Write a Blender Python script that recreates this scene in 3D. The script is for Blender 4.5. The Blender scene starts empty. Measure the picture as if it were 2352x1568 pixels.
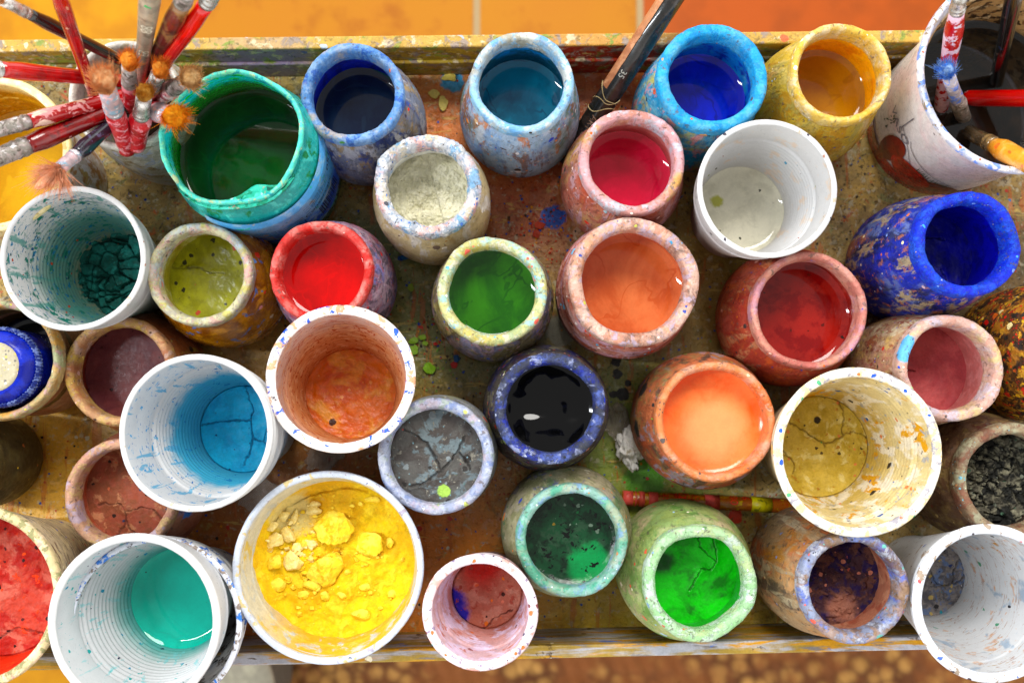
import bpy, bmesh, math, random
import numpy as np
from mathutils import Vector, Matrix, noise as mn

random.seed(7)
S = bpy.context.scene
COL = S.collection
PI = math.pi

# ------------------------------------------------------------------ camera
CAMH = 0.60
FPX = 2287.0                      # focal length in units of a 2352 px wide frame
CX, CY = 1176.0, 784.0
cd = bpy.data.cameras.new('camera'); cam = bpy.data.objects.new('camera', cd); COL.objects.link(cam)
cd.sensor_width = 36.0; cd.lens = FPX/2352*36.0; cd.clip_start = .01; cd.clip_end = 50
cam.location = (0, 0, CAMH)
cam.rotation_euler = (math.atan(146/FPX), -math.atan(26/FPX), 0)
cd.dof.use_dof = True; cd.dof.focus_distance = .525; cd.dof.aperture_fstop = 8.0
S.camera = cam
RM = cam.rotation_euler.to_matrix()

def P(px, py, z):
    d = RM @ Vector(((px-CX)/FPX, -(py-CY)/FPX, -1.0))
    t = (z-CAMH)/d.z
    return Vector((d.x*t, d.y*t, z))
def M(px, z):                     # pixels -> metres at height z
    return px*(CAMH-z)/FPX

# ------------------------------------------------------------------ numpy noise
def _h(i, j, s):
    n = (i*374761393 + j*668265263 + s*1442695041) & 0xffffffff
    n = ((n ^ (n >> 13))*1274126177) & 0xffffffff
    n = n ^ (n >> 16)
    return (n & 0xffff)/65535.0
def vnoise(x, y, s=0):
    xi = np.floor(x).astype(np.int64); yi = np.floor(y).astype(np.int64)
    fx = x-xi; fy = y-yi
    fx = fx*fx*fx*(fx*(fx*6-15)+10); fy = fy*fy*fy*(fy*(fy*6-15)+10)
    a = _h(xi, yi, s); b = _h(xi+1, yi, s); c = _h(xi, yi+1, s); d = _h(xi+1, yi+1, s)
    return (a*(1-fx)+b*fx)*(1-fy)+(c*(1-fx)+d*fx)*fy
def fbm(x, y, s=0, o=4):
    r = 0; a = .5; t = 0
    for k in range(o):
        r = r+a*vnoise(x*2**k+17.3*k, y*2**k+9.1*k, s+k*13); t += a; a *= .5
    return r/t-.5
def polydist(X, Y, pts):
    d = np.full(X.shape, 1e9)
    for (ax, ay), (bx, by) in zip(pts[:-1], pts[1:]):
        vx, vy = bx-ax, by-ay; L = vx*vx+vy*vy+1e-12
        t = np.clip(((X-ax)*vx+(Y-ay)*vy)/L, 0, 1)
        d = np.minimum(d, np.hypot(X-ax-t*vx, Y-ay-t*vy))
    return d

# ------------------------------------------------------------------ materials
def lin(c):
    if isinstance(c, str):
        c = c.lstrip('#'); c = [int(c[i:i+2], 16)/255 for i in (0, 2, 4)]
        mx_, mn_ = max(c), min(c); k_ = 1.0+.17*min(1, (mx_-mn_)*5)
        c = [max(0, mx_-(mx_-v)*k_) for v in c]
        c = [v/12.92 if v <= .04045 else ((v+.055)/1.055)**2.4 for v in c]
    return (c[0], c[1], c[2], 1.0)

def lift(c, k=1.45):
    """same hue, lighter, as an rgb triple for lin()"""
    v = [int(c[n:n+2], 16)/255*k for n in (1, 3, 5)]; m = max(v)
    v = [min(.9, max(0, m-(m-q)*1.22)) for q in v]
    return [q/12.92 if q <= .04045 else ((q+.055)/1.055)**2.4 for q in v]

class NT:
    def __init__(s, name):
        s.m = bpy.data.materials.new(name); s.m.use_nodes = True
        s.t = s.m.node_tree; s.t.nodes.clear()
    def n(s, typ, **kw):
        nd = s.t.nodes.new(typ)
        for k, v in kw.items(): setattr(nd, k, v)
        return nd
    def l(s, a, b): s.t.links.new(a, b)
    def setin(s, nd, k, v):
        if hasattr(v, 'is_linked') or hasattr(v, 'links'): s.l(v, nd.inputs[k])
        else: nd.inputs[k].default_value = v
    def math(s, op, a, b=0.0, clamp=False):
        nd = s.n('ShaderNodeMath', operation=op); nd.use_clamp = clamp
        s.setin(nd, 0, a); s.setin(nd, 1, b); return nd.outputs[0]
    def vmath(s, op, a, b):
        nd = s.n('ShaderNodeVectorMath', operation=op); s.setin(nd, 0, a); s.setin(nd, 1, b); return nd.outputs[0]
    def dist(s, a, b):
        nd = s.n('ShaderNodeVectorMath', operation='DISTANCE'); s.setin(nd, 0, a); s.setin(nd, 1, b); return nd.outputs['Value']
    def smooth(s, v, lo, hi, to0=0.0, to1=1.0):
        nd = s.n('ShaderNodeMapRange', interpolation_type='SMOOTHSTEP')
        s.setin(nd, 'Value', v); s.setin(nd, 'From Min', lo); s.setin(nd, 'From Max', hi)
        s.setin(nd, 'To Min', to0); s.setin(nd, 'To Max', to1); return nd.outputs[0]
    def noise(s, vec, scale, detail=4, rough=.6, dist=0.0):
        nd = s.n('ShaderNodeTexNoise'); s.l(vec, nd.inputs['Vector'])
        nd.inputs['Scale'].default_value = scale; nd.inputs['Detail'].default_value = detail
        nd.inputs['Roughness'].default_value = rough; nd.inputs['Distortion'].default_value = dist
        return nd.outputs['Fac']
    def mix(s, fac, a, b, bt='MIX'):
        nd = s.n('ShaderNodeMix', data_type='RGBA', blend_type=bt)
        s.setin(nd, 0, fac); s.setin(nd, 6, a); s.setin(nd, 7, b); return nd.outputs[2]

_seed = [0]
def mat(name, base, layers=(), rough=.6, bump=.4, bscale=700, spec=.4, coat=0, transl=0, alpha=1,
        trans=0, metal=0, var=.12, ior=1.45, sss=0):
    N = NT(name); _seed[0] += 1; sd = _seed[0]
    tc = N.n('ShaderNodeTexCoord')
    co0 = tc.outputs['Object']
    co = N.vmath('ADD', co0, (sd*.731 % 5, sd*1.37 % 7, sd*.513 % 3))
    col = lin(base)
    hgt = None
    rgh = rough
    for L in layers:
        k = L[0]
        if k == 'n':        # noise patch: hex, size(mm), thresh, soft[, stretch, opacity]
            _, hx, size, th, soft = L[:5]; st = L[5] if len(L) > 5 else (1, 1, 1); op = L[6] if len(L) > 6 else 1
            sd += 1
            v = N.vmath('MULTIPLY', co, st); v = N.vmath('ADD', v, (sd*.37 % 11, sd*.91 % 9, 0))
            f = N.noise(v, 1000/size, 5, .62, .4)
            mk = N.smooth(f, th-soft, th+soft, 0, op)
            col = N.mix(mk, col, lin(hx)); hgt = mk if hgt is None else N.math('ADD', hgt, mk)
        elif k == 'd':      # round dots: [hexes], cell size(mm), radius(0-.5), density(0-1)
            _, hxs, size, rad, dens = L[:5]; sd += 1
            v = N.vmath('ADD', co, (sd*.57 % 11, sd*.33 % 9, sd*.11))
            w = N.n('ShaderNodeTexNoise'); N.l(v, w.inputs['Vector']); w.inputs['Scale'].default_value = 1000/size*1.6
            v = N.vmath('ADD', v, N.vmath('MULTIPLY', N.vmath('SUBTRACT', w.outputs['Color'], (.5, .5, .5)), (size*.0005,)*3))
            vo = N.n('ShaderNodeTexVoronoi'); N.l(v, vo.inputs['Vector']); vo.inputs['Scale'].default_value = 1000/size
            sep = N.n('ShaderNodeSeparateColor'); N.l(vo.outputs['Color'], sep.inputs[0])
            r = N.math('MULTIPLY', N.math('POWER', sep.outputs[0], 1.8), rad)
            mk = N.math('LESS_THAN', N.math('SUBTRACT', vo.outputs['Distance'], r), 0.0)
            mk = N.math('MULTIPLY', mk, N.math('LESS_THAN', sep.outputs[1], dens))
            cr = N.n('ShaderNodeValToRGB'); cr.color_ramp.interpolation = 'CONSTANT'
            e = cr.color_ramp.elements
            while len(e) < len(hxs): e.new(.5)
            for i, hx in enumerate(hxs): e[i].position = i/len(hxs)
            for i, hx in enumerate(hxs): e[i].color = lin(hx)
            N.l(sep.outputs[2], cr.inputs[0])
            col = N.mix(mk, col, cr.outputs[0]); hgt = mk if hgt is None else N.math('ADD', hgt, mk)
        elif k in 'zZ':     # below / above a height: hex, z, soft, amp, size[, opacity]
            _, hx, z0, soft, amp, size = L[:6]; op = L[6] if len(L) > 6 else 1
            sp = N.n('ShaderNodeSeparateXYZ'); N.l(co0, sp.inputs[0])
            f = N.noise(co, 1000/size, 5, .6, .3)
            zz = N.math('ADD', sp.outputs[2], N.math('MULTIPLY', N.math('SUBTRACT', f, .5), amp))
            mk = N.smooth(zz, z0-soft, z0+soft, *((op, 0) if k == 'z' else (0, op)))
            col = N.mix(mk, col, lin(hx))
        elif k == 's':      # spot of its own: hex, (x,y,z), radius, ragged[, soft, opacity]
            _, hx, c, r, amp = L[:5]; so = L[5] if len(L) > 5 else .12; op = L[6] if len(L) > 6 else 1
            f = N.noise(co, .55/r if r > .02 else .9/r, 5, .65, .3)
            d = N.math('ADD', N.dist(co0, tuple(c)), N.math('MULTIPLY', N.math('SUBTRACT', f, .5), amp*r*2))
            mk = N.smooth(d, r*(1-so), r*(1+so), op, 0)
            col = N.mix(mk, col, lin(hx))
        elif k == 'w':      # thin wavy scratches/veins: hex, size, width
            _, hx, size, wd = L[:4]; sd += 1
            st = L[4] if len(L) > 4 else (1, 1, 1)
            v = N.vmath('MULTIPLY', N.vmath('ADD', co, (sd*.77 % 11, sd*.13 % 9, 0)), st)
            f = N.noise(v, 1000/size, 3, .5, .8)
            a = N.math('ABSOLUTE', N.math('SUBTRACT', f, .5))
            mk = N.smooth(a, wd*.4, wd, 1, 0)
            col = N.mix(mk, col, lin(hx))
        elif k == 'c':      # crack attribute
            at = N.n('ShaderNodeAttribute', attribute_name='crack')
            col = N.mix(N.math('MULTIPLY', at.outputs['Fac'], L[2]), col, lin(L[1]))
    f1 = N.noise(co, 180, 5, .7)
    f1 = N.math('ADD', N.math('MULTIPLY', f1, .6), N.math('MULTIPLY', N.noise(co, 900, 3, .6), .4))
    g = N.smooth(f1, .32, .68, 1-var*1.3, 1+var*1.3)
    gray = N.n('ShaderNodeCombineColor'); [N.l(g, gray.inputs[i]) for i in range(3)]
    col = N.mix(1.0, col, gray.outputs[0], 'MULTIPLY')
    b = N.n('ShaderNodeBsdfPrincipled'); N.setin(b, 'Base Color', col)
    fr = N.noise(co, 350, 4, .6)
    N.l(N.smooth(fr, .3, .7, max(.02, rough*.75), min(1, rough*1.25)), b.inputs['Roughness'])
    b.inputs['Specular IOR Level'].default_value = spec
    b.inputs['Metallic'].default_value = metal; b.inputs['IOR'].default_value = ior
    b.inputs['Transmission Weight'].default_value = trans
    b.inputs['Coat Weight'].default_value = coat; b.inputs['Coat Roughness'].default_value = .08
    b.inputs['Alpha'].default_value = alpha
    if sss:
        b.inputs['Subsurface Weight'].default_value = sss; b.inputs['Subsurface Radius'].default_value = (1, 1, 1)
        b.inputs['Subsurface Scale'].default_value = .004
    if bump:
        fb = N.noise(co, bscale, 6, .7)
        h = N.math('MULTIPLY', fb, .8)
        h = N.math('ADD', h, N.math('MULTIPLY', N.noise(co, bscale*.22, 3, .6), 1.6))
        if hgt is not None: h = N.math('ADD', h, N.math('MULTIPLY', hgt, .5))
        bp = N.n('ShaderNodeBump'); bp.inputs['Strength'].default_value = bump
        bp.inputs['Distance'].default_value = .0006; N.l(h, bp.inputs['Height']); N.l(bp.outputs[0], b.inputs['Normal'])
    out = N.n('ShaderNodeOutputMaterial')
    sh = b.outputs[0]
    if transl:
        tr = N.n('ShaderNodeBsdfTranslucent'); N.setin(tr, 'Color', col)
        mx = N.n('ShaderNodeMixShader'); mx.inputs[0].default_value = transl
        N.l(sh, mx.inputs[1]); N.l(tr.outputs[0], mx.inputs[2]); sh = mx.outputs[0]
    N.l(sh, out.inputs[0])
    return N.m

def liquid(name, c1, c2=None, rough=.04, alpha=1, size=18, specks=None):
    ls = []
    if c2: ls.append(('n', c2, size*1.6, .5, .10, (1, .6, 1))); ls.append(('w', c2, size*1.6, .02, (1, 1, 1)))
    if specks: ls.append(('d', specks, 3.2, .2, .25))
    return mat(name, c1, ls, rough=rough, bump=0, spec=.5, var=.05, alpha=alpha, ior=1.36, sss=0)

# ------------------------------------------------------------------ mesh helpers
def link(name, verts, faces, mats, parent=None, mi=None, smooth=True, attr=None):
    me = bpy.data.meshes.new(name); me.from_pydata([tuple(v) for v in verts], [], faces); me.update()
    if not isinstance(mats, (list, tuple)): mats = [mats]
    for m in mats: me.materials.append(m)
    if mi is not None: me.polygons.foreach_set('material_index', mi)
    me.polygons.foreach_set('use_smooth', [smooth]*len(me.polygons))
    if attr is not None:
        a = me.attributes.new('crack', 'FLOAT', 'POINT'); a.data.foreach_set('value', attr)
    o = bpy.data.objects.new(name, me); COL.objects.link(o)
    if parent: o.parent = parent
    return o

def tag(o, label=None, cat=None, group=None, kind=None):
    if label: o['label'] = label
    if cat: o['category'] = cat
    if group: o['group'] = group
    if kind: o['kind'] = kind
    return o

def empty(name, loc, label, cat, group=None, rot=None):
    o = bpy.data.objects.new(name, None); COL.objects.link(o); o.location = loc
    o.empty_display_size = .01
    if rot: o.rotation_euler = rot
    return tag(o, label, cat, group)

def resample(prof, step):
    out = []
    for (a, b) in zip(prof[:-1], prof[1:]):
        n = max(1, int(math.ceil(math.hypot(b[0]-a[0], b[1]-a[1])/step)))
        for i in range(n): out.append((a[0]+(b[0]-a[0])*i/n, a[1]+(b[1]-a[1])*i/n))
    out.append(prof[-1]); return out

def chaikin(p, k=2):
    for _ in range(k):
        q = [p[0]]
        for a, b in zip(p[:-1], p[1:]):
            q.append((a[0]*.75+b[0]*.25, a[1]*.75+b[1]*.25)); q.append((a[0]*.25+b[0]*.75, a[1]*.25+b[1]*.75))
        q.append(p[-1]); p = q
    return p

def lathe(name, prof, mats, parent, seg=96, wob=0, lump=0, seed=0, step=.002, split=None, ell=0, fn=None, cap=False):
    """prof (r,z) list; wob: low frequency radial wobble (m); lump: fine lumps (m); split: profile index where slot 1 starts"""
    pts = resample(prof, step)
    if split is not None:
        sz = prof[split]
        si = min(range(len(pts)), key=lambda i: (pts[i][0]-sz[0])**2+(pts[i][1]-sz[1])**2)
    n = len(pts); V = []
    for i, (r, z) in enumerate(pts):
        for j in range(seg):
            a = 2*PI*j/seg; c, s = math.cos(a), math.sin(a)
            rr, zz = r, z
            if r > 1e-5:
                if wob: rr += wob*mn.noise(Vector((c*1.3+seed*3.1, s*1.3, z*12+seed)))*min(1, r/.01)
                if lump:
                    q = Vector((r*c*260+seed*7.7, r*s*260, z*260))
                    t = mn.noise(q*.8)*.55+mn.noise(q*2.9)*.45
                    rr += lump*t; zz += lump*mn.noise(q*.9+Vector((5, 5, 5)))*.8
                    if z < .001: zz = z
            x, y = rr*c*(1+ell), rr*s*(1-ell)
            if fn: x, y, zz = fn(x, y, zz, a, r)
            V.append((x, y, zz))
    F = []; MI = []
    for i in range(n-1):
        for j in range(seg):
            k = (j+1) % seg
            F.append((i*seg+j, i*seg+k, (i+1)*seg+k, (i+1)*seg+j)); MI.append(0 if split is None or i < si else 1)
    return link(name, V, F, mats, parent, MI)

def disc(name, r, z, m, parent, hf=None, nr=70, ns=150, edge=0, attrf=None):
    """filled disc; hf(X,Y,R)->height array; edge: meniscus height"""
    u = np.linspace(0, 1, nr+1)[1:]
    u = 1-(1-u)**1.3
    A = np.linspace(0, 2*PI, ns, endpoint=False)
    X = np.outer(u*r, np.cos(A)); Y = np.outer(u*r, np.sin(A)); R = np.outer(u, np.ones(ns))
    X = np.concatenate([[0], X.ravel()]); Y = np.concatenate([[0], Y.ravel()]); R = np.concatenate([[0], R.ravel()])
    Z = np.full(X.shape, z)
    if hf is not None: Z = Z+hf(X, Y, R)
    if edge:
        w = .0058/r
        t = np.clip((R-(1-w))/w, 0, 1); Z = Z+edge*t*t
    F = [(0, 1+j, 1+(j+1) % ns) for j in range(ns)]
    for i in range(nr-1):
        b0 = 1+i*ns; b1 = b0+ns
        for j in range(ns):
            k = (j+1) % ns; F.append((b0+j, b1+j, b1+k, b0+k))
    at = attrf(X, Y, R) if attrf is not None else None
    return link(name, np.stack([X, Y, Z], 1).tolist(), F, m, parent, attr=None if at is None else at.tolist())

def crackset(r, n, seed, step=.0022):
    rnd = random.Random(seed); L = []
    for k in range(n):
        a = rnd.uniform(0, 2*PI); x, y = (r*.98*math.cos(a), r*.98*math.sin(a))
        if k and rnd.random() < .6 and L:
            q = rnd.choice(L); x, y = q[len(q)//2]; a = rnd.uniform(0, 2*PI)-PI
        d = a+PI+rnd.uniform(-.6, .6); pts = [(x, y)]
        for i in range(rnd.randint(7, 18)):
            d += rnd.uniform(-.55, .55); x += math.cos(d)*step; y += math.sin(d)*step
            if math.hypot(x, y) > r: break
            pts.append((x, y))
        if len(pts) > 2: L.append(pts)
    return L

def dry(parent, r, z, m, seed, rough=.0004, ncr=4, shrink=0, tilt=(0, 0), cells=0, cellh=.0012, depth=.0014, lumps=0, name='dried_paint', lines=None, gap=.0005):
    C = lines if lines is not None else crackset(r, ncr, seed)
    cache = {}
    if cells:
        rng = np.random.RandomState(seed); pts = (rng.rand(cells*2, 2)*2-1)*r*1.1
        kk = rng.randint(0, cells, cells); pts[cells:] = pts[kk]+rng.randn(cells, 2)*r*.09; cells = cells*2
        ch = rng.rand(cells); tx = (rng.rand(cells)-.5)*.25; ty = (rng.rand(cells)-.5)*.25
    def calc(X, Y):
        if 'h' in cache: return cache['h'], cache['c']
        h = fbm(X*220+seed, Y*220, seed, 5)*rough*2 + X*tilt[0]+Y*tilt[1]
        wx = X+fbm(X*500, Y*500, seed+5)*.0016; wy = Y+fbm(X*500+9, Y*500, seed+6)*.0016
        cr = np.zeros_like(X)
        for q in C:
            d = polydist(wx, wy, q); t = np.clip(1-d/(gap*(1.25+1.6*fbm(X*160, Y*160, seed+3, 2))), 0, 1)
            cr = np.maximum(cr, t); h = h+.0009*np.exp(-d/.0022)
        if cells:
            D = np.hypot(wx[:, None]-pts[None, :, 0], wy[:, None]-pts[None, :, 1])
            o = np.argsort(D, 1)[:, :2]; i0 = o[:, 0]; f1 = D[np.arange(len(X)), i0]; f2 = D[np.arange(len(X)), o[:, 1]]
            e = np.clip((f2-f1)/.0009, 0, 1); h = h+fbm(X*700, Y*700, seed+9, 3)*.0007*e
            h = h+cellh*(ch[i0]*.9+(X-pts[i0, 0])*tx[i0]*60*.3/cellh*.001+(Y-pts[i0, 1])*ty[i0]*.3)*e+cellh*.6*e-cellh*.6
            cr = np.maximum(cr, .8*np.clip(1-e*2.2, 0, 1))
        if lumps: h = h+lumps*np.clip(fbm(X*330, Y*330, seed+40, 4)*3-.2, 0, 1)
        h = h-depth*cr
        cache['h'] = h; cache['c'] = cr; return h, cr
    def hf(X, Y, R):
        h, c = calc(X, Y)
        if shrink: h = h-.0016*np.clip((R-1+shrink)/shrink*1.6, 0, 1)
        return h
    return disc(name, r, z, m, parent, hf, 90, 220, attrf=lambda X, Y, R: calc(X, Y)[1])

def add_rock(V, F, c, s, rnd, detail=1, flat=.7):
    bm = bmesh.new()
    pts = []
    for i in range(16):
        d = Vector((rnd.gauss(0, 1), rnd.gauss(0, 1), rnd.gauss(0, 1))).normalized()*rnd.uniform(.85, 1)
        bm.verts.new((d.x*s[0], d.y*s[1], d.z*s[2]*flat))
    bmesh.ops.convex_hull(bm, input=list(bm.verts))
    for v in [v for v in bm.verts if not v.link_faces]: bm.verts.remove(v)
    if detail:
        bmesh.ops.subdivide_edges(bm, edges=list(bm.edges), cuts=2, use_grid_fill=True)
        bmesh.ops.triangulate(bm, faces=list(bm.faces))
        for _ in range(1): bmesh.ops.smooth_vert(bm, verts=list(bm.verts), factor=.45, use_axis_x=True, use_axis_y=True, use_axis_z=True)
        if detail > 1:
            bmesh.ops.subdivide_edges(bm, edges=list(bm.edges), cuts=1); bmesh.ops.triangulate(bm, faces=list(bm.faces))
        for v in bm.verts:
            n = v.co.normalized(); v.co += n*min(s)*(.12*mn.noise(v.co*350+Vector(c))+.06*mn.noise(v.co*1400))
    bm.verts.index_update(); b = len(V)
    for v in bm.verts: V.append((c[0]+v.co.x, c[1]+v.co.y, c[2]+v.co.z))
    for f in bm.faces: F.append(tuple(b+v.index for v in f.verts))
    bm.free()

# ------------------------------------------------------------------ vessels
VES = {}
def placed(cx, cy, H, tilt):
    """world base position and rotation so the rim centre sits at (cx,cy) of the frame"""
    c = P(cx, cy, H)
    if tilt:
        ax, ay = math.radians(tilt[0]), math.radians(tilt[1])
        R = Matrix.Rotation(ay, 3, 'Y') @ Matrix.Rotation(ax, 3, 'X')
        b = c-R @ Vector((0, 0, H)); b.z = 0
        return b, (ax, ay, 0)
    return Vector((c.x, c.y, 0)), (0, 0, 0)

def jar(key, name, label, cx, cy, ro, ri, rb, H, zw, mo, mr, mi, lvl, cat='jar', tilt=None, wob=.0009, lump=.00055, group='paint-crusted jars standing in the tray', rim_h=.009, thread=0, sh=.8, rimfn=None):
    """ro/ri/rb in frame pixels (rim outer, opening, widest body); zw: height of the widest body ring"""
    loc, rot = placed(cx, cy, H, tilt)
    t = empty(name, loc, label, cat, group, rot)
    Ro, Ri, Rb = M(ro, H), M(ri, H), M(rb, zw)
    Rn = Ro-.0018
    Hn = H-rim_h
    out = chaikin([(0.0001, 0), (Rb*.72, 0), (Rb*.9, .002), (Rb*.985, .012), (Rb, zw*.8), (Rb, zw*1.15), (Rb*(1-(1-sh)*.35), zw+(Hn-zw)*.45), (Rn+(Rb-Rn)*.42, Hn-(Hn-zw)*.22), (Rn+.0004, Hn-.002), (Rn, Hn+.003)], 2)
    if thread:
        o2 = []
        for r, z in resample(out, .0008):
            if zw+.004 < z < Hn: r += .0011*math.sin((z-zw)/.0055*2*PI)*thread
            o2.append((r, z))
        out = o2
    Rw = max(Ri+.0006, Rb-.0045)
    Rin = min(Rw, Ri+.004)
    inn = chaikin([(Ri+.0012, Hn+.003), (Ri+.0004, Hn-.004), (Rin, zw+(Hn-zw)*.5), (Rin, .012), (Rin*.85, .004), (.0001, .004)], 2)
    prof = out+inn
    sd = cx*.013+cy*.007
    lathe('body', prof, [mo, mi], t, 72, wob*.5, lump*.45, sd, .0022, split=len(out))
    w = Ro-Ri
    rp = chaikin([(Rn-.0006, Hn-.003), (Rn+.0014, Hn-.0012), (Ro, Hn+.0012), (Ro, H-.0024), (Ro-w*.18, H-.0004), (Ro-w*.5, H), (Ri+w*.2, H-.0006), (Ri, H-.0028), (Ri, Hn-.004), (Ri+.0016, Hn-.007), (Rn-.0006, Hn-.003)], 2)
    lathe('rim', rp, mr, t, 150, wob, lump, sd, .0009, fn=rimfn)
    z = H-lvl
    # inside radius at liquid height
    if z > Hn-.004: rr = Ri+.0003
    elif z > zw+(Hn-zw)*.5: rr = Ri+(Rin-Ri)*(Hn-.004-z)/(Hn-.004-(zw+(Hn-zw)*.5))
    else: rr = Rin
    VES[key] = dict(t=t, z=z, r=rr, H=H, Ro=Ro, Ri=Ri)
    return VES[key]

def pour(v, m, edge=.0020, name='liquid_paint', hf=None):
    return disc(name, v['r']+.0004, v['z'], m, v['t'], hf, 40, 128, edge=edge)

def cup(key, name, label, cx, cy, ro, H, mo, mi, lvl, tilt=None, rb=.62, lip=.0013, ribs=1, band=.27, cat='cup', group='white plastic cups holding paint', zoff=0, ri=None, dbl=0, lump=.0002, th=.0009, seg=120, mr=None):
    loc, rot = placed(cx, cy, H+zoff, tilt)
    loc.z = zoff+(.0032 if tilt and abs(tilt[0])+abs(tilt[1]) > 5 else 0)
    t = empty(name, loc, label, cat, group, rot)
    R = M(ro, H+zoff)-lip
    def rad(z):
        u = z/H
        if u < .22: return R*(rb+(.055)*u/.22)
        if u < 1-band: return R*(rb+.055+(.925-rb-.055)*(u-.22)/(1-band-.22))
        return R*(.935+.065*(u-1+band)/band)
    zs = [0.0]; z = 0
    while z < H-.0008: z += .0006; zs.append(min(z, H))
    def rr(z, off):
        u = z/H; r = rad(z)+off
        if ribs and .04 < u < 1-band: r += .00042*ribs*math.sin(z/.0028*2*PI)
        if ribs and abs(u-(1-band)) < .02: r += .0006
        return r
    out = [(.0001, 0), (rr(0, 0)-.001, 0)]+[(rr(z, 0), z) for z in zs if z > .0008]
    inn = [(rr(z, -th), z) for z in reversed(zs) if z > .0025]+[(rr(0, 0)-.003, .0018), (.0001, .0018)]
    wl = lathe('wall', out+inn, [mo, mi], t, seg, .0004, 0, cx*.01, .0012, split=len(out))
    k = 10
    rp = [(R-th/2+(lip)*1.15*math.cos(a), H-.0002+lip*.8*math.sin(a)) for a in [2*PI*i/k-.5 for i in range(k+1)]]
    if ri: 
        Ri = M(ri, H+zoff)
        rp = chaikin([(R+lip, H-.003), (R+lip, H-.0006), (R+lip-.0012, H+.0004), (Ri+.001, H+.0002), (Ri, H-.001), (Ri+.0002, H-.0045), (R, H-.005), (R+lip, H-.003)], 1)
    lathe('rim', rp, mr or mo, t, 150, .0004, lump, cy*.01, .0007)
    for q in range(dbl):
        z0 = H-.006-.0045*q
        rp = [(rr(z0, 0)+.0002+.0011*math.cos(a), z0+.0012*math.sin(a)) for a in [2*PI*i/8 for i in range(9)]]
        lathe('ridge', rp, mo, wl, 120, .0003, 0, cy*.01, .001)
    z = H-lvl
    VES[key] = dict(t=t, z=z, r=rad(z)-th*.6, H=H, Ro=R, Ri=R-th)
    return VES[key]

ALLP = ['#e8dcc0', '#3a55c8', '#e07a30', '#d9483c', '#78b8e0', '#2a2420', '#d8c050', '#5a9a50', '#f0f0f0']
_cr = random.Random(99)
def crust(base, cols, amt=.5, size=7, dots=ALLP, dd=.45, dsz=3.0, extra=(), rough=.62, bump=.7, stretch=None):
    def chalk(c):
        m = max(int(c[n:n+2], 16) for n in (1, 3, 5))/255
        return lift(c, 1-.16*max(0, m-.45)/.55)
    last = cols[-1]; base = chalk(base); cols = [chalk(c) for c in cols]
    ls = []
    size *= _cr.uniform(.8, 1.7); dsz *= _cr.uniform(.8, 1.5); dd *= _cr.uniform(.35, 1.1)
    if stretch is None: stretch = (1, 1, _cr.choice((.28, .4, .6, 1)))
    for i, c in enumerate(cols):
        ls.append(('n', c, size*(1.15+.5*(i % 3)), .575-amt*.06+.012*i, .075 if i % 2 == 0 else .03, stretch if i % 2 == 0 else (1.3, 1.3, stretch[2]*.7), .85))
    ls.append(('n', cols[-1], size*.35, .60, .03, (1, 1, 1), .7)); ls.append(('n', base, size*.5, .57, .04, (1, 1, 1), .8))
    if dots: ls.append(('d', dots, dsz*1.25, .5, dd*.36)); ls.append(('d', dots, dsz*.6, .45, dd*.3))
    ls += list(extra)
    ls.append(('n', '#5c5048', 3.5, .635, .03, (1, 1, 1), .7))
    return mat('crusted_paint', base, ls, rough=rough, bump=bump)
def inner(base, cols=(), rough=.4, extra=()):
    return mat('inner_paint', base, [('n', c, 9, .55, .05, (1, 1, .6)) for c in cols]+list(extra), rough=rough, bump=.25)

# --- row of jars -------------------------------------------------------------
v = jar('navy', 'paint_jar', 'jar of dark navy paint with pale blue rim, right of the cut green bottle', 808, 212, 121, 98, 140, .084, .030,
    crust('#8a93a8', ['#b8a070', '#3a5ca8', '#1c2450', '#c8ccd8', '#6f6a60'], .8, 9), crust('#6f9fd8', ['#a9c8ec', '#3f6fc0', '#b8b0a8', '#8fb4e0'], .7, 8, dd=.2),
    inner('#1438b8', ['#0c2488']), .038)
pour(v, liquid('navy_liquid', '#0a1830', '#16283c'))
v = jar('azure', 'paint_jar', 'jar of teal blue paint with pale azure rim, left of the black brush handle', 1199, 187, 123, 101, 140, .086, .028,
    crust('#b8cfe8', ['#dce4f2', '#d08840', '#4a6a60', '#7a5a48', '#8fb8ea'], .75, 8, ['#e08830', '#3058c8', '#3a2a24', '#e8e8f0', '#d8b890', '#f0a050'], .85, 3.2), crust('#a8d4f2', ['#d2e6f4', '#82bdf0', '#b0a488', '#e0e0d8'], .6, 8, dd=.25),
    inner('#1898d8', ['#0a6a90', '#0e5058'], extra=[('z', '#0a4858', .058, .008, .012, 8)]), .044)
pour(v, liquid('teal_liquid', '#0f88a0', '#0a6078'))
v = jar('sky', 'paint_jar', 'bright turquoise blue jar of cobalt paint behind the white ribbed cup', 1638, 176, 132, 102, 139, .084, .029,
    crust('#30a8d8', ['#5cc4e8', '#1880b0', '#c8c050', '#e8a8b0', '#88cce4'], .7, 8, ['#e8a0a8', '#d06850', '#1c3c50', '#a8dcf0'], .5, 3), crust('#38b4ec', ['#60ccf4', '#209cdc', '#70b8d8'], .6, 7, ['#d07858', '#e8b070', '#7a98a8', '#4a4a50'], .4, 2.6),
    inner('#1a8cc8', ['#0c48b0', '#38a0b8', '#0a3a90']), .042)
pour(v, liquid('cobalt_liquid', '#0838c8', '#06289c'))
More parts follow.
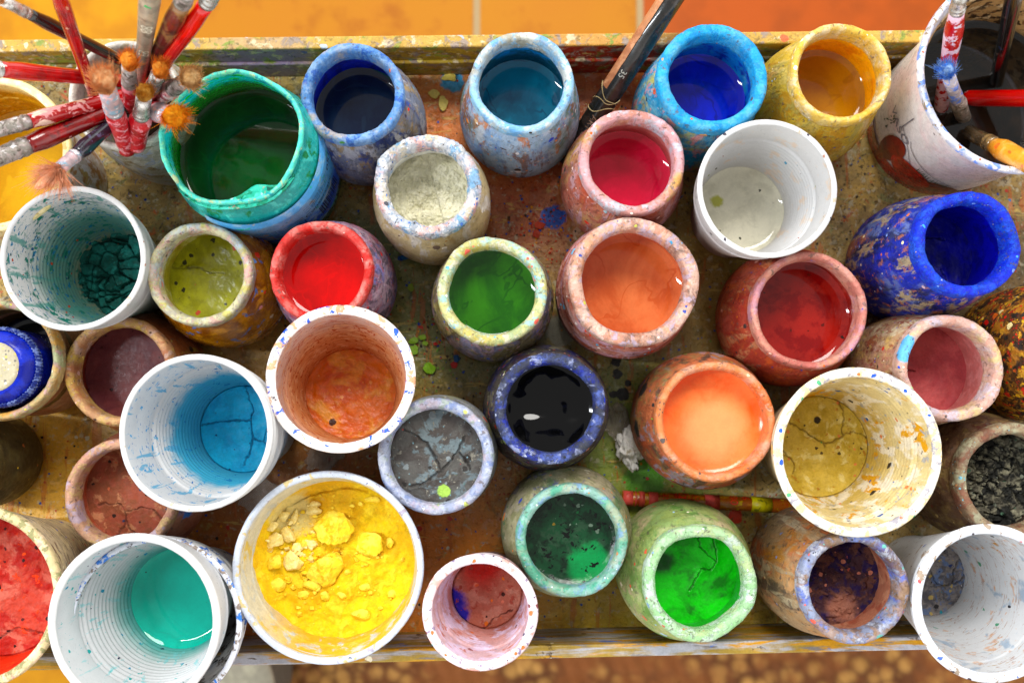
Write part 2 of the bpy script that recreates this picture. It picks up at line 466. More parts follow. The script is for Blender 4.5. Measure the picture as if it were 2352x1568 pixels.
v = jar('yellow', 'paint_jar', 'yellow jar of ochre liquid with cream rim standing beside the tall printed tub', 1934, 167, 121, 101, 142, .088, .030,
    crust('#d8b848', ['#e8d080', '#c89828', '#f0e0b8', '#b8a860'], .8, 10, ['#3a68d0', '#a8d0f0', '#f0e8d8', '#8a6a40'], .45, 3, bump=.9), crust('#ecc868', ['#f4dc98', '#e8b840', '#f0e4c8'], .6, 8, ['#c8a050', '#9a8a70', '#f8f0d8'], .3, 2.4),
    inner('#f0b418', ['#e49c14', '#f4c028']), .040)
pour(v, liquid('ochre_liquid', '#a87c10', '#9c700c'))
v = jar('cream', 'powder_jar', 'jar of off-white powder with thick crusted white rim near the navy paint jar', 980, 425, 124, 95, 133, .082, .030,
    crust('#d0c098', ['#e0d4b8', '#b8a070', '#c8b890', '#e8e4dc'], .6, 14, ['#b08030', '#f0ece0', '#6a5a50'], .2, 3, bump=.4), crust('#e4e6ea', ['#f2f0f0', '#c0cce0', '#e8b0a8', '#9aa4b0', '#d8ccb0', '#88b8dc'], .75, 6, ['#5a80c8', '#484850', '#f8f8f8'], .5, 2.4, bump=1.0),
    inner('#e8e8e4', ['#f2f2ee']), .032, lump=.0015, wob=.0018, sh=1.0)
disc('pigment_powder', v['r']+.0004, v['z'], mat('cream_powder', '#ccc8ac', [('n', '#d8d4bc', 5, .5, .1), ('d', ['#b0a880', '#c8c4a8'], 1.6, .35, .5)], rough=.95, bump=.8, bscale=500), v['t'],
     lambda X, Y, R: fbm(X*180, Y*180, 3, 4)*.006+np.where(X+Y*.25 > .004, .002, 0)+np.abs(fbm(X*500, Y*500, 8, 3))*.0040, 90, 200)
v = jar('pink', 'paint_jar', 'pink-rimmed jar of crimson paint next to the foot of the black brush handle', 1452, 369, 126, 101, 141, .078, .032,
    crust('#c07868', ['#d8a090', '#b86048', '#d0b070', '#d8b0b8', '#7a4a40'], .8, 8, ['#e04838', '#f0d0c8', '#2c2424', '#a8c8d0', '#e89040'], .7, 3), crust('#e0b0b4', ['#ecc8d0', '#c89890', '#d0a850', '#c4ccd8', '#b88070'], .75, 7, ['#e07030', '#a8d0cc', '#f4e8e0', '#90605a'], .5, 2.6),
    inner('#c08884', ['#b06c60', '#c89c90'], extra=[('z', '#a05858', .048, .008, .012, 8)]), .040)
pour(v, liquid('crimson_liquid', '#d42a54', '#c42048'))
v = jar('olive', 'paint_jar', 'amber glass jar of olive green paint with cream rim beside the cup of teal flakes', 457, 628, 121, 99, 146, .076, .032,
    mat('amber_glass', '#a06c10', [('n', '#7a4a08', 14, .5, .1), ('n', '#c89028', 12, .55, .06), ('n', '#5c7ab0', 9, .62, .02), ('d', ['#e0a0a8', '#e8e0d0', '#7098d0', '#e05030'], 4, .5, .3)], rough=.25, bump=.3, coat=.5), crust('#d0cba8', ['#dcd8b8', '#c8c070', '#b8c8d8', '#a8a498', '#e8b8b0'], .8, 6, ['#e09890', '#4a78d0', '#58504c', '#f0f0e8'], .5, 2.4),
    inner('#b0a840', ['#a08c28', '#c8c890'], extra=[('Z', '#b8ccc0', .066, .003, .004, 10)]), .033)
dry(v['t'], v['r']+.0004, v['z'], mat('olive_paint', '#8a8a20', [('n', '#a0a028', 12, .5, .08), ('n', '#6a6818', 6, .64, .03), ('d', ['#30301c', '#c05840', '#26281c'], 4, .4, .3), ('c', '#3a3810', .7)], rough=.2, bump=.15, spec=.5), 11, rough=.0002, ncr=1, depth=.0005)
v = jar('red', 'paint_jar', 'red-rimmed jar of bright scarlet paint partly covered by the orange cup', 736, 622, 120, 98, 138, .080, .034,
    crust('#a88aa0', ['#b04858', '#8890c8', '#d0b8c8', '#504858'], .8, 7, ['#e04040', '#e8d0d8', '#2848b0', '#f0a0a0'], .7, 2.8), crust('#e05a54', ['#f08880', '#d83c34', '#e8a098', '#c03020'], .7, 8, ['#f0b8b0', '#a82820', '#f8e0d8'], .3, 2.6),
    inner('#d81828', ['#c81020']), .022)
pour(v, liquid('scarlet_liquid', '#b00408', '#c00810'))
v = jar('green', 'paint_jar', 'jar of moss green liquid with pale yellow rim in the middle of the tray', 1130, 666, 127, 101, 141, .082, .030,
    crust('#7a7040', ['#b8b090', '#50422c', '#8a8aa8', '#c8b878', '#3c3c50', '#a89098'], .85, 7, ['#e04858', '#4070d8', '#e8e0d0', '#e89898', '#283038', '#f0d0d8'], .8, 2.8, bump=.9), crust('#ccc890', ['#d8dcb8', '#a8d0d0', '#c0b060', '#e0dcc8', '#98a880'], .8, 7, ['#e87868', '#70b0d8', '#f0f0e8', '#e8a0b0'], .5, 2.8),
    inner('#9aa048', ['#506828']), .022)
pour(v, liquid('moss_liquid', '#306814', '#1c4c10'))
v = jar('peach', 'paint_jar', 'wide ridged jar of salmon orange liquid between the moss green and brick red jars', 1457, 645, 152, 120, 156, .080, .030,
    crust('#b07868', ['#c89080', '#a85c44', '#d8b0a8', '#8a4a38', '#c0a0b0'], .8, 10, ['#70b0d0', '#2c2626', '#e8d8d0', '#c85030'], .5, 3, stretch=(.6, .6, 2)), crust('#d8b4a4', ['#ecd0c4', '#c89480', '#5a4a44', '#b8a8b8', '#e0a888'], .8, 8, ['#50a0c8', '#4858a0', '#282426', '#f0e8e0', '#c0c060'], .5, 2.6),
    inner('#d88c60', ['#e0a080', '#c86840']), .036, thread=1, wob=.0018)
pour(v, liquid('salmon_liquid', '#cc7c50', '#bc6438'))
v = jar('brick', 'paint_jar', 'squat brick red jar of dark red paint just below the white ribbed cup', 1860, 713, 137, 118, 160, .068, .028,
    crust('#a85040', ['#c07060', '#b86848', '#983c30', '#c8906c', '#d07040'], .8, 12, ['#e08838', '#3a2828', '#4858b0', '#e8b0a0'], .4, 3), crust('#cc8c80', ['#e0a890', '#c89cac', '#b87068', '#dca898'], .7, 10, ['#4060d0', '#e87840', '#483030', '#f0d0c0'], .35, 2.6),
    inner('#9c2c24', ['#b05044', '#842018']), .030)
pour(v, mat('brick_liquid', '#7c1414', [('n', '#962a22', 16, .47, .06), ('d', ['#2c1008', '#1c0c08', '#5a1810', '#3a1410'], 3.6, .3, .25)], rough=.05, bump=0, var=.06))
v = jar('ultra', 'paint_jar', 'jar crusted in vivid ultramarine blue, below the tall printed tub', 2225, 559, 126, 98, 144, .094, .030,
    crust('#283c98', ['#7888b8', '#181c40', '#1440c8', '#c0b090', '#141428', '#b07860'], .85, 8, ['#e8d8b0', '#d88050', '#8098d8', '#101020', '#b8a0b0'], .7, 3), crust('#0a48e0', ['#1a60f0', '#0838c8', '#4078e8', '#2068e0'], .7, 6, ['#58a8d8', '#a8a8c0', '#e0b870', '#88a8f0'], .35, 2.4, bump=1.0),
    inner('#0418a8', ['#031084']), .050, wob=.001)
dry(v['t'], v['r']+.0004, v['z'], mat('ultramarine_paint', '#020c70', [('n', '#041494', 10, .5, .08), ('c', '#02063a', .8)], rough=.5, bump=.3), 12, ncr=3)
v = jar('mauve', 'paint_jar', 'jar of dusty rose dried paint with a pale blue blob on its cream rim', 2186, 845, 125, 99, 134, .082, .030,
    crust('#b09070', ['#d8b878', '#a87868', '#d8ccb0', '#8a4838', '#c09a88'], .8, 6, ['#3858c8', '#e8c050', '#c83828', '#e8e0d0', '#7aa860', '#48382c'], .95, 2.6), crust('#dcb8ac', ['#e8d0c4', '#ccc0cc', '#e0c890', '#d8a898'], .7, 8, ['#4068d8', '#a8c890', '#6a5a58', '#f0e8e0'], .4, 2.6, extra=[('s', '#70b4e4', (-.0245, .008, .081), .0048, .5), ('s', '#70b4e4', (-.023, .013, .081), .0045, .5)]),
    inner('#c07c78', ['#cc908c'], extra=[('Z', '#c89088', .07, .006, .01, 12)]), .040)
dry(v['t'], v['r']+.0004, v['z'], mat('rose_paint', '#b05c5c', [('n', '#a04c50', 14, .5, .1), ('s', '#3a1818', (-.006, -.011, .042), .0016, .5), ('c', '#5c2020', .8)], rough=.6, bump=.3), 16, ncr=3)
v = jar('orange', 'paint_jar', 'jar of glowing red-orange paint with peach rim and black-splashed side beside the crumpled tissue', 1645, 967, 139, 119, 157, .072, .036,
    crust('#b87050', ['#d08860', '#383430', '#a85838', '#9a90a0', '#8a7850'], .8, 8, ['#2a2624', '#90b848', '#e89060', '#3860c0'], .6, 3, extra=[('s', '#2a2826', (-.034, -.004, .04), .006, .6), ('s', '#302c2a', (-.033, .016, .04), .005, .6)]), crust('#ec9a68', ['#f4b088', '#e8884c', '#e8b8a0'], .6, 8, ['#5a504c', '#f8d0b0', '#c87040'], .2, 2.4, bump=.8),
    inner('#f84c14', ['#f83c0c', '#f86020']), .018)
pour(v, mat('orange_liquid', '#f08850', [('n', '#f07434', 18, .5, .12), ('s', '#f0a070', (.002, -.006, .054), .017, .5, .5)], rough=.12, bump=.1, var=.05))  # peach spot paints the lit lower middle of the liquid into its colour
v = jar('black', 'paint_jar', 'jar of glossy black ink with blue-grey rim in the centre of the tray', 1264, 937, 128, 101, 144, .084, .032,
    crust('#35322e', ['#504a44', '#241f20', '#28306c', '#686450', '#3a2420'], .8, 8, ['#98a860', '#b07060', '#404c90', '#d0c8b8', '#b03028'], .6, 3.2), crust('#343c60', ['#5c6ca8', '#2a2c34', '#2038a0', '#a0a8c8', '#34363c'], .8, 7, ['#c8d0e8', '#202430', '#2c50c8'], .4, 2.4, bump=1.0),
    inner('#0c0c10', ['#06060a']), .030)
pour(v, liquid('black_ink', '#020203', rough=.06), hf=lambda X, Y, R: fbm(X*62, Y*62, 5, 2)*.0075*(1-R**3))
v = jar('cracked', 'paint_jar', 'jar filled with cracked dark grey dried paint, right below the orange cup', 1000, 1049, 134, 108, 130, .082, .030,
    crust('#8a8c90', ['#6c6a60', '#a8aab0', '#9a9868'], .6, 8), crust('#a4acc4', ['#c4cce0', '#8090b8', '#b8a8b0', '#98a498', '#e0e4f0'], .8, 7, ['#3a68c8', '#c0c878', '#f0f0f4', '#585058'], .5, 2.4),
    inner('#8a90a0'), .010, sh=1.0)
dry(v['t'], v['r']+.0004, v['z'], mat('grey_paint', '#4a4844', [('n', '#3a3430', 12, .5, .06), ('n', '#5c686c', 9, .56, .04), ('n', '#787468', 5, .62, .03), ('d', ['#74883c', '#50706a', '#70787a', '#26221e', '#80683c', '#607c44'], 4.5, .5, .4), ('d', ['#6a8890', '#904038', '#888880'], 1.8, .35, .3), ('s', '#98b858', (.004, -.018, .072), .0035, .6), ('c', '#14100e', .9)], rough=.6, bump=.6), 21, ncr=0, gap=.0008,
    lines=[[(-.014, -.016), (-.008, -.015), (-.003, -.012), (.002, -.008), (.007, -.003), (.012, .004), (.015, .010)], [(-.017, .014), (-.010, .010), (-.005, .006), (0, -.002), (.003, -.008)], [(.012, .002), (.016, -.003), (.018, -.007)]])
v = jar('dkgreen', 'paint_jar', 'jar of very dark bottle green paint between the black ink and the pink cup', 1314, 1242, 129, 105, 148, .080, .034,
    crust('#787858', ['#a09c80', '#4c6848', '#8a8468', '#5a5a78', '#b0a890'], .8, 8, ['#e08c40', '#4858b8', '#286848', '#c8c8b0'], .6, 3), crust('#90b4a8', ['#b0ccd4', '#6ca890', '#a0a890', '#88a8c8', '#50a088'], .8, 6, ['#d8d8c0', '#c88c60', '#506868', '#f0f4f4'], .5, 2.6),
    inner('#0e6038', ['#0c4028', '#188858']), .022)
pour(v, mat('bottle_green_paint', '#0a2414', [('n', '#123c24', 9, .5, .08), ('n', '#24402c', 6, .57, .04), ('s', '#128048', (.010, -.016, .058), .011, .7, .3), ('n', '#020804', 4, .6, .02), ('d', ['#406a54', '#020804', '#1a5c34', '#607060', '#04100a', '#806828'], 3.4, .4, .3)], rough=.12, bump=.2))
v = jar('ltgreen', 'paint_jar', 'jar of vivid emerald green cracked paint with mint-coloured rim', 1607, 1339, 131, 103, 153, .080, .036,
    crust('#8aa068', ['#b0b488', '#5a8040', '#c8b898', '#a0b070', '#90a060'], .8, 9, ['#d86850', '#a8c8e0', '#e8e0c8', '#403c28'], .55, 3), crust('#b0d4a8', ['#c8e4c4', '#a0cc98', '#b8c898', '#d8e8dc'], .7, 7, ['#d07860', '#6a9060', '#f0f8f0', '#90b0c8'], .35, 2.4, bump=1.0),
    inner('#2aa830', ['#40a850'], extra=[('Z', '#80b890', .070, .003, .005, 8)]), .034, wob=.002)
dry(v['t'], v['r']+.0004, v['z'], mat('emerald_paint', '#08a008', [('n', '#067010', 14, .53, .08), ('n', '#10c010', 16, .5, .08), ('s', '#064c10', (-.014, .006, .046), .006, .7, .5), ('c', '#033c06', .9)], rough=.5, bump=.2), 31, ncr=0, depth=.0011,
    lines=[[(.006, .022), (.007, .014), (.011, .010), (.016, .006), (.013, .001), (.007, .002)], [(.008, .002), (.004, -.004), (.001, -.010)], [(.014, .020), (.016, .012), (.016, .006)]], rough=.0002)
v = jar('purple', 'paint_jar', 'tall brown-stained jar of purple-black crumbled pigment with periwinkle blue rim, near the bottom rail', 1965, 1350, 127, 101, 141, .092, .036,
    crust('#9a8468', ['#c09870', '#6c5c4c', '#b86c40', '#b0a48c', '#a87830', '#484038'], .85, 14, ['#e0c8a0', '#3c3430', '#c86030', '#7a88b8'], .3, 3.2), crust('#98a0b8', ['#6c84d8', '#a89080', '#64504a', '#c0c4d0', '#80684c'], .85, 7, ['#e07060', '#70b0a8', '#383440', '#e8d8d0'], .45, 2.6, bump=1.0),
    inner('#b47c64', ['#a0604c', '#c89478']), .038)
dry(v['t'], v['r']+.0004, v['z'], mat('purple_pigment', '#3c242c', [('n', '#241440', 9, .52, .05), ('n', '#5c3c34', 6, .55, .05), ('d', ['#c07060', '#a09088', '#281848', '#b87c68', '#1c1020'], 3, .5, .5), ('s', '#906454', (.006, -.018, .056), .008, .8, .4), ('c', '#140a10', .8)], rough=.85, bump=.8), 33, ncr=2, lumps=.0022, rough=.0009)
v = jar('brown', 'paint_jar', 'brown jar of dull plum paint between the olive jar and the blue plastic cup', 270, 852, 125, 102, 138, .060, .026,
    crust('#94603a', ['#a87848', '#b0a048', '#7c4c30', '#c08868'], .8, 10, ['#3c4480', '#3a2c20', '#c0b050'], .3, 3.4), crust('#b08868', ['#c8a878', '#a06c50', '#c8b060', '#b89c90'], .8, 8, ['#d8c070', '#503828', '#d0a8a0'], .4, 2.6),
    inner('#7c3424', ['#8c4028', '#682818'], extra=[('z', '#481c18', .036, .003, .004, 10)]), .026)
pour(v, mat('plum_paint', '#6c3c3c', [('n', '#5c3034', 14, .5, .1), ('s', '#1c0c10', (.003, -.014, .034), .0016, .5), ('d', ['#2c1418', '#281430', '#3c1c18'], 3, .35, .35)], rough=.3, bump=.1, spec=.15), edge=.0005)
v = jar('terra', 'paint_jar', 'pinkish terracotta jar of dried brown paint tucked under the blue plastic cup', 277, 1138, 130, 106, 141, .058, .026,
    crust('#ac7058', ['#b88068', '#94583c', '#c09078'], .7, 14, ['#4a90e0', '#4c2c28', '#d8b0a8'], .2, 3.4, extra=[('s', '#4890e4', (.036, -.012, .04), .007, .7), ('s', '#8c8cc0', (.033, -.002, .045), .010, .6, .3)]), crust('#cca48c', ['#dcb89c', '#b8a8b8', '#c09080', '#d8bc88'], .7, 8, ['#604038', '#9a70b8', '#e8d8c8'], .4, 2.6),
    inner('#b46c54', ['#c07c60', '#a85838'], extra=[('n', '#c04828', 12, .62, .02)]), .026)
dry(v['t'], v['r']+.0004, v['z'], mat('terracotta_paint', '#965440', [('n', '#845038', 10, .5, .08), ('n', '#b07c5c', 8, .6, .04), ('d', ['#4c2418', '#c07050', '#384060', '#2c1810'], 3, .45, .35), ('c', '#401c14', .8)], rough=.7, bump=.5), 37, ncr=3)
v = jar('darkjar', 'paint_jar', 'dark brown jar of black rubble at the right edge below the dusty rose jar', 2330, 1105, 134, 106, 146, .070, .028,
    crust('#5c4434', ['#7c6450', '#44302c', '#806858', '#4c2420', '#8c7850'], .8, 9, ['#c8b078', '#30241c', '#90302c', '#9a9c70'], .4, 3), crust('#86725c', ['#9c8870', '#6c4c40', '#a8a890', '#805848'], .8, 7, ['#80b8c8', '#c08858', '#403028', '#c8c8b0'], .5, 2.6),
    inner('#342420', ['#442c24']), .027)
dry(v['t'], v['r']+.0004, v['z'], mat('black_rubble', '#504c40', [('n', '#807c68', 5, .50, .08), ('n', '#1a1a16', 8, .5, .05), ('d', ['#7c8070', '#486450', '#14140e'], 3, .5, .4), ('c', '#080806', .9)], rough=.85, bump=.9), 41, ncr=0, cells=80, cellh=.0026, lumps=.0035)
v = jar('speckled', 'paint_jar', 'dark jar thickly spattered with red and yellow drops at the right edge', 2500, 800, 128, 103, 158, .086, .034,
    mat('spattered_paint', '#54381c', [('n', '#2c2018', 12, .52, .05), ('n', '#a8742c', 9, .53, .05), ('n', '#c89838', 5, .57, .03), ('n', '#b03018', 4, .60, .02), ('d', ['#d02c18', '#e8b838', '#282018', '#e8d8a0', '#d84830', '#c86828'], 4, .6, .8), ('d', ['#d02c18', '#e8b838', '#282018', '#e87830'], 2, .5, .7)], rough=.5, bump=1.0), crust('#9c8858', ['#a83c28']), inner('#402c1c'), .034)
pour(v, liquid('brown_liquid', '#2c1810'))
v = jar('darkleft', 'paint_jar', 'plain dark olive-brown jar at the left edge above the red pigment tub', -160, 1068, 124, 100, 112, .076, .030,
    mat('dusty_dark_glass', '#3c3420', [('n', '#50482c', 12, .5, .1), ('d', ['#e0c030', '#c07848', '#84784c'], 4, .3, .2)], rough=.5, bump=.4), crust('#6c6048', ['#504430']), inner('#302818'), .034)
pour(v, liquid('dark_liquid', '#201808'))
v = jar('capjar', 'paint_jar', 'brown jar at the left edge with an upturned blue bottle standing inside it', -4, 827, 138, 119, 118, .070, .028,
    crust('#a47450', ['#b88860', '#8c6040', '#c09c78'], .7, 14, ['#487058', '#4c4878', '#e0c0a0', '#50382c'], .35, 3.4), crust('#b8a078', ['#d0bc88', '#c0a0a0', '#d0a048', '#a8b088'], .8, 8, ['#c8c060', '#788c68', '#e0d0b8'], .4, 2.6),
    inner('#5c4828', ['#302418', '#7c6430']), .045)
pour(v, liquid('dark_water', '#0a0a10'))
# upturned blue bottle
b0 = P(-12, 842, .078); zb = .018
bt = empty('bottle', (b0.x, b0.y, zb), 'blue bottle with grey speckled bottom standing upside down in a brown jar', 'bottle')
R = M(90, .078)
mb = mat('blue_plastic', '#0c34a8', [('n', '#0a2080', 8, .5, .06), ('d', ['#e0d8e0', '#8090c0', '#b060b0'], 4, .35, .25)], rough=.3, bump=.2)
lathe('body', chaikin([(.0001, 0), (R*.8, 0), (R*.98, .004), (R, .03), (R, .05), (R*.93, .056), (R*.72, .060), (R*.62, .0605)], 2), mb, bt, 90, .0004, .0002, 1, .0015)
lathe('base', [(R*.63, .0606), (R*.58, .0617), (R*.52, .0612), (.0001, .0608)], mat('grey_speckle', '#a8a088', [('d', ['#c8b868', '#706c64', '#e0d8d0', '#e8c8c8'], 1.6, .5, .8)], rough=.7), bt, 80, 0, .0003, 2, .002)
# knurled ring
vv = []
def knurl(x, y, z, a, r): k = 1+.018*math.sin(a*70); return x*k, y*k, z
lathe('ring', [(R*.99, .050), (R*1.03, .0515), (R*1.03, .054), (R*.95, .0560), (R*.93, .0545), (R*.97, .050)], mat('knurled_ring', '#142c70', [('n', '#6878a8', 3, .5, .03)], rough=.4), bt, 280, 0, 0, 0, .001, fn=knurl)

# --- plastic cups and tubs -----------------------------------------------------
def white(stain=(), base='#dcdcdc', transl=.30, rough=.35, bump=.12):
    return mat('white_plastic', base, list(stain), rough=rough, bump=bump, transl=transl, var=.03)
RIMD = [('n', '#c8bca8', 6, .64, .02), ('d', ['#403a48', '#b08878', '#5a90d0'], 4, .3, .25)]
v = cup('flake', 'plastic_cup', 'white plastic cup holding broken teal paint flakes at the left edge', 168, 593, 169, .088, white([('z', '#b0a890', .05, .02, .02, 12, .5), ('d', ['#2c2826', '#e08040'], 4, .25, .15)]),
    white([('z', '#2c8478', .060, .014, .018, 12, .85), ('z', '#a8a888', .026, .006, .006, 10, .6), ('n', '#2080a8', 3.2, .60, .02, (1, 1, 2.2)), ('n', '#2a7c70', 7, .59, .03, (1, 1, 1.6)), ('n', '#5c9c94', 9, .58, .03, (1.6, 1.6, .22), .8), ('d', ['#1c5c88', '#c05838', '#1c4c50'], 3, .35, .4)]), .066, mr=white(RIMD))
dry(v['t'], v['r'], v['z'], mat('teal_flakes', '#1c6c64', [('n', '#145048', 8, .5, .08), ('n', '#2c8078', 5, .58, .03), ('d', ['#d06030', '#0c2824'], 4, .25, .2), ('c', '#041c1a', .95)], rough=.8, bump=.4), 51, ncr=0, cells=34, cellh=.0040, depth=.0015, name='dried_flakes')
v = cup('white', 'plastic_cup', 'nearly clean white ribbed cup with cloudy grey water beside the brick red jar', 1762, 433, 165, .086,
    white([('z', '#b08878', .022, .010, .01, 14, .7), ('z', '#c8b0a0', .05, .02, .02, 14, .4), ('d', ['#403a48', '#b06050'], 4, .3, .25)]),
    white([('z', '#c8c4b8', .03, .01, .01, 12, .6), ('d', ['#4c4838', '#98a040', '#a05c50', '#50a0c0'], 4, .3, .2), ('n', '#e4d4c4', 12, .6, .05)]), .062, tilt=(0, 0), rb=.66, mr=white(RIMD))
pour(v, mat('cloudy_water', '#d4d0bc', [('n', '#c4c0ac', 14, .55, .08), ('s', '#a8a850', (-.013, .006, .024), .0035, .7, .3), ('d', ['#3c3c30', '#80903c', '#5a4c3c'], 4, .26, .35)], rough=.06, bump=0, var=.05))
v = cup('orangecup', 'plastic_cup', 'cup coated inside with orange paint, its rim stained blue, above the grey cracked jar', 785, 868, 172, .096,
    white([('n', '#d8b8a0', 10, .55, .08), ('n', '#b88060', 8, .62, .03)]),
    white([('z', '#dc9458', .072, .018, .016, 9, .9), ('z', '#c06820', .036, .010, .008, 8, .85), ('n', '#e8b890', 8, .58, .05, (1, 1, 3)), ('w', '#b85820', 6, .02, (.5, .5, 3))], base='#dcc8c0'), .064, tilt=(-6.5, 4), rb=.64, th=.0014,
    mr=mat('stained_rim', '#e8e0dc', [('n', '#3468d8', 5, .59, .02), ('n', '#caa080', 6, .57, .03), ('n', '#585058', 3.5, .64, .02), ('n', '#f0f0f4', 6, .6, .03)], rough=.4, bump=.3), lip=.0022)
dry(v['t'], v['r'], v['z'], mat('orange_paint', '#d47820', [('n', '#c86418', 18, .5, .1), ('n', '#e0a048', 16, .56, .08), ('s', '#3c1c08', (-.010, -.016, .032), .002, .5), ('d', ['#6c2c0c', '#e0a060'], 4, .25, .2), ('c', '#702808', .5)], rough=.35, bump=.4), 53, ncr=0, rough=.0005)
v = cup('blue', 'plastic_cup', 'white ribbed cup with cracked bright cyan blue paint at the bottom', 449, 993, 181, .106,
    white([('z', '#c8b8a0', .03, .02, .02, 14, .5), ('d', ['#403c44', '#50a890', '#d87060'], 4.5, .3, .25)]),
    white([('z', '#1cb0d0', .062, .007, .016, 8, .92), ('n', '#1478b8', 3.5, .64, .015, (1, 1, 2.5)), ('n', '#58b0d4', 9, .60, .02, (1.6, 1.6, .22), .8), ('n', '#48a8d8', 5, .635, .02, (1, 1, 1.5))], base='#d8dadc'), .071, tilt=(0, -4), dbl=2, ribs=1.2, rb=.56, mr=white(RIMD))
dry(v['t'], v['r'], v['z'], mat('cyan_paint', '#1cb4d8', [('n', '#14a4cc', 10, .52, .08), ('d', ['#0c4c78', '#60c0d8', '#304858'], 4, .25, .3), ('c', '#064868', .9)], rough=.6, bump=.3), 57, ncr=0, rough=.0003, shrink=.05, gap=.00055,
    lines=[[(.001, .026), (.003, .018), (.006, .012), (.005, .004), (.006, -.004), (.005, -.012), (.001, -.020)], [(-.024, .002), (-.014, .004), (-.005, .005), (.005, .005)], [(.006, -.005), (.012, -.007), (.018, -.011), (.024, -.013)], [(.012, -.007), (.015, .002), (.014, .010), (.024, .016)]])
v = cup('outer', 'plastic_cup', 'dirty white cup with blue smears, lower of two nested cups by the yellow tub', 357, 1432, 196, .086,
    white([('n', '#3c78c8', 7, .6, .03), ('n', '#8a8078', 8, .6, .04)]), white([('n', '#807870', 8, .56, .05), ('n', '#403c40', 6, .62, .03)]), .08, rb=.62, dbl=2,
    mr=mat('dirty_rim', '#d8dce6', [('n', '#4888d8', 6, .57, .02), ('n', '#8c8078', 5, .58, .03), ('n', '#584c50', 4, .63, .02)], rough=.45, bump=.3))
v = cup('teal', 'plastic_cup', 'white cup of clear turquoise liquid, the upper of two nested cups by the yellow tub', 303, 1427, 199, .084,
    white([('d', ['#403c44', '#50a8c0'], 5, .25, .2)]),
    white([('z', '#18a8a0', .034, .010, .012, 10, .85), ('d', ['#2898b8', '#28a8a8', '#202048'], 3.4, .36, .4), ('n', '#38b0b0', 4, .66, .015, (1, 1, 1.5)), ('n', '#88ccd0', 8, .62, .03, (1.8, 1.8, .2), .7)], base='#d8dadc'), .062, tilt=(0, -3), zoff=.022, rb=.6, lip=.0018, mr=white([('d', ['#2c2c50', '#5090b8'], 5, .25, .2)]))
pour(v, liquid('turquoise_liquid', '#08b8a4', '#06b09c', specks=['#204030', '#0c8078']))
v = cup('ochrecup', 'plastic_cup', 'large translucent cup crusted with ochre and pale yellow dried paint', 1970, 1037, 196, .094,
    white([('n', '#d8c088', 9, .53, .05), ('n', '#a8a098', 7, .6, .03)], base='#d8ccb0'),
    mat('ochre_wall', '#d8c898', [('z', '#c8ac50', .05, .012, .03, 14, .8), ('n', '#e8e0cc', 12, .52, .05, (1, 1, .7)), ('n', '#dca830', 11, .60, .025, (1, 1, .6)), ('n', '#a8a8a8', 7, .62, .03), ('n', '#6c6454', 4, .67, .015), ('d', ['#50a070', '#4c70b0', '#3c3428', '#e09060'], 5, .4, .35)], rough=.5, bump=.4, transl=.12), .064, rb=.645, ribs=.25, band=.2, lip=.0022, th=.0014,
    mr=mat('ochre_rim', '#dcd8cc', [('n', '#e8d0a0', 7, .55, .03), ('n', '#9c98a0', 5, .6, .02), ('d', ['#3c68c8', '#e08050', '#504c4c', '#60a880'], 4, .4, .4)], rough=.45, bump=.4))
dry(v['t'], v['r'], v['z'], mat('ochre_paint', '#c0a850', [('n', '#b09838', 14, .5, .08), ('n', '#d0c080', 9, .58, .05), ('n', '#a87c20', 4, .64, .02), ('s', '#2c2008', (0, .015, .030), .002, .6), ('d', ['#4c3c14', '#d08850', '#b08020', '#508848', '#382c10'], 3.2, .4, .45), ('c', '#6c5418', .8)], rough=.6, bump=.5), 61, ncr=5, rough=.0005, shrink=.04)
v = cup('pinkcup', 'plastic_cup', 'small pink-stained cup of cracked salmon pigment overhanging the front rail', 1103, 1405, 133, .090,
    white([('n', '#e0b8b0', 9, .52, .06), ('n', '#a08490', 5, .6, .03)], base='#dcd0d4'),
    mat('pink_wall', '#dcc0c4', [('z', '#d09484', .06, .018, .02, 14, .8), ('n', '#e4d4e8', 14, .52, .06), ('n', '#c88878', 9, .6, .03, (1, 1, 2)), ('d', ['#a06868', '#70a0c0', '#e08858', '#584048'], 5, .35, .3)], rough=.5, bump=.3, transl=.12), .052, tilt=(0, -3), rb=.63, ribs=.35, lip=.0022, th=.0014, group='small cups crusted with pink paint',
    mr=mat('pink_rim', '#dcccd0', [('n', '#d8a8a0', 6, .56, .03), ('n', '#8c8098', 5, .62, .02), ('d', ['#505068', '#e08050', '#70b0b0', '#7c4c50'], 3.5, .4, .5)], rough=.5, bump=.4))
dry(v['t'], v['r'], v['z'], mat('salmon_pigment', '#b47460', [('n', '#c08c78', 9, .54, .05), ('s', '#c03c30', (-.002, .018, .038), .013, .6, .5), ('s', '#3c38b8', (-.019, -.004, .038), .007, .8, .4), ('s', '#3c38b8', (-.015, -.012, .038), .005, .8, .4), ('n', '#a85848', 5, .6, .03), ('d', ['#e07850', '#e88838', '#402018', '#d88c70'], 3, .45, .45), ('c', '#4c1c18', .9)], rough=.85, bump=.6), 65, ncr=1, rough=.0006, shrink=.09,
    lines=[[(-.002, -.020), (.004, -.014), (.010, -.011), (.014, -.009)]])
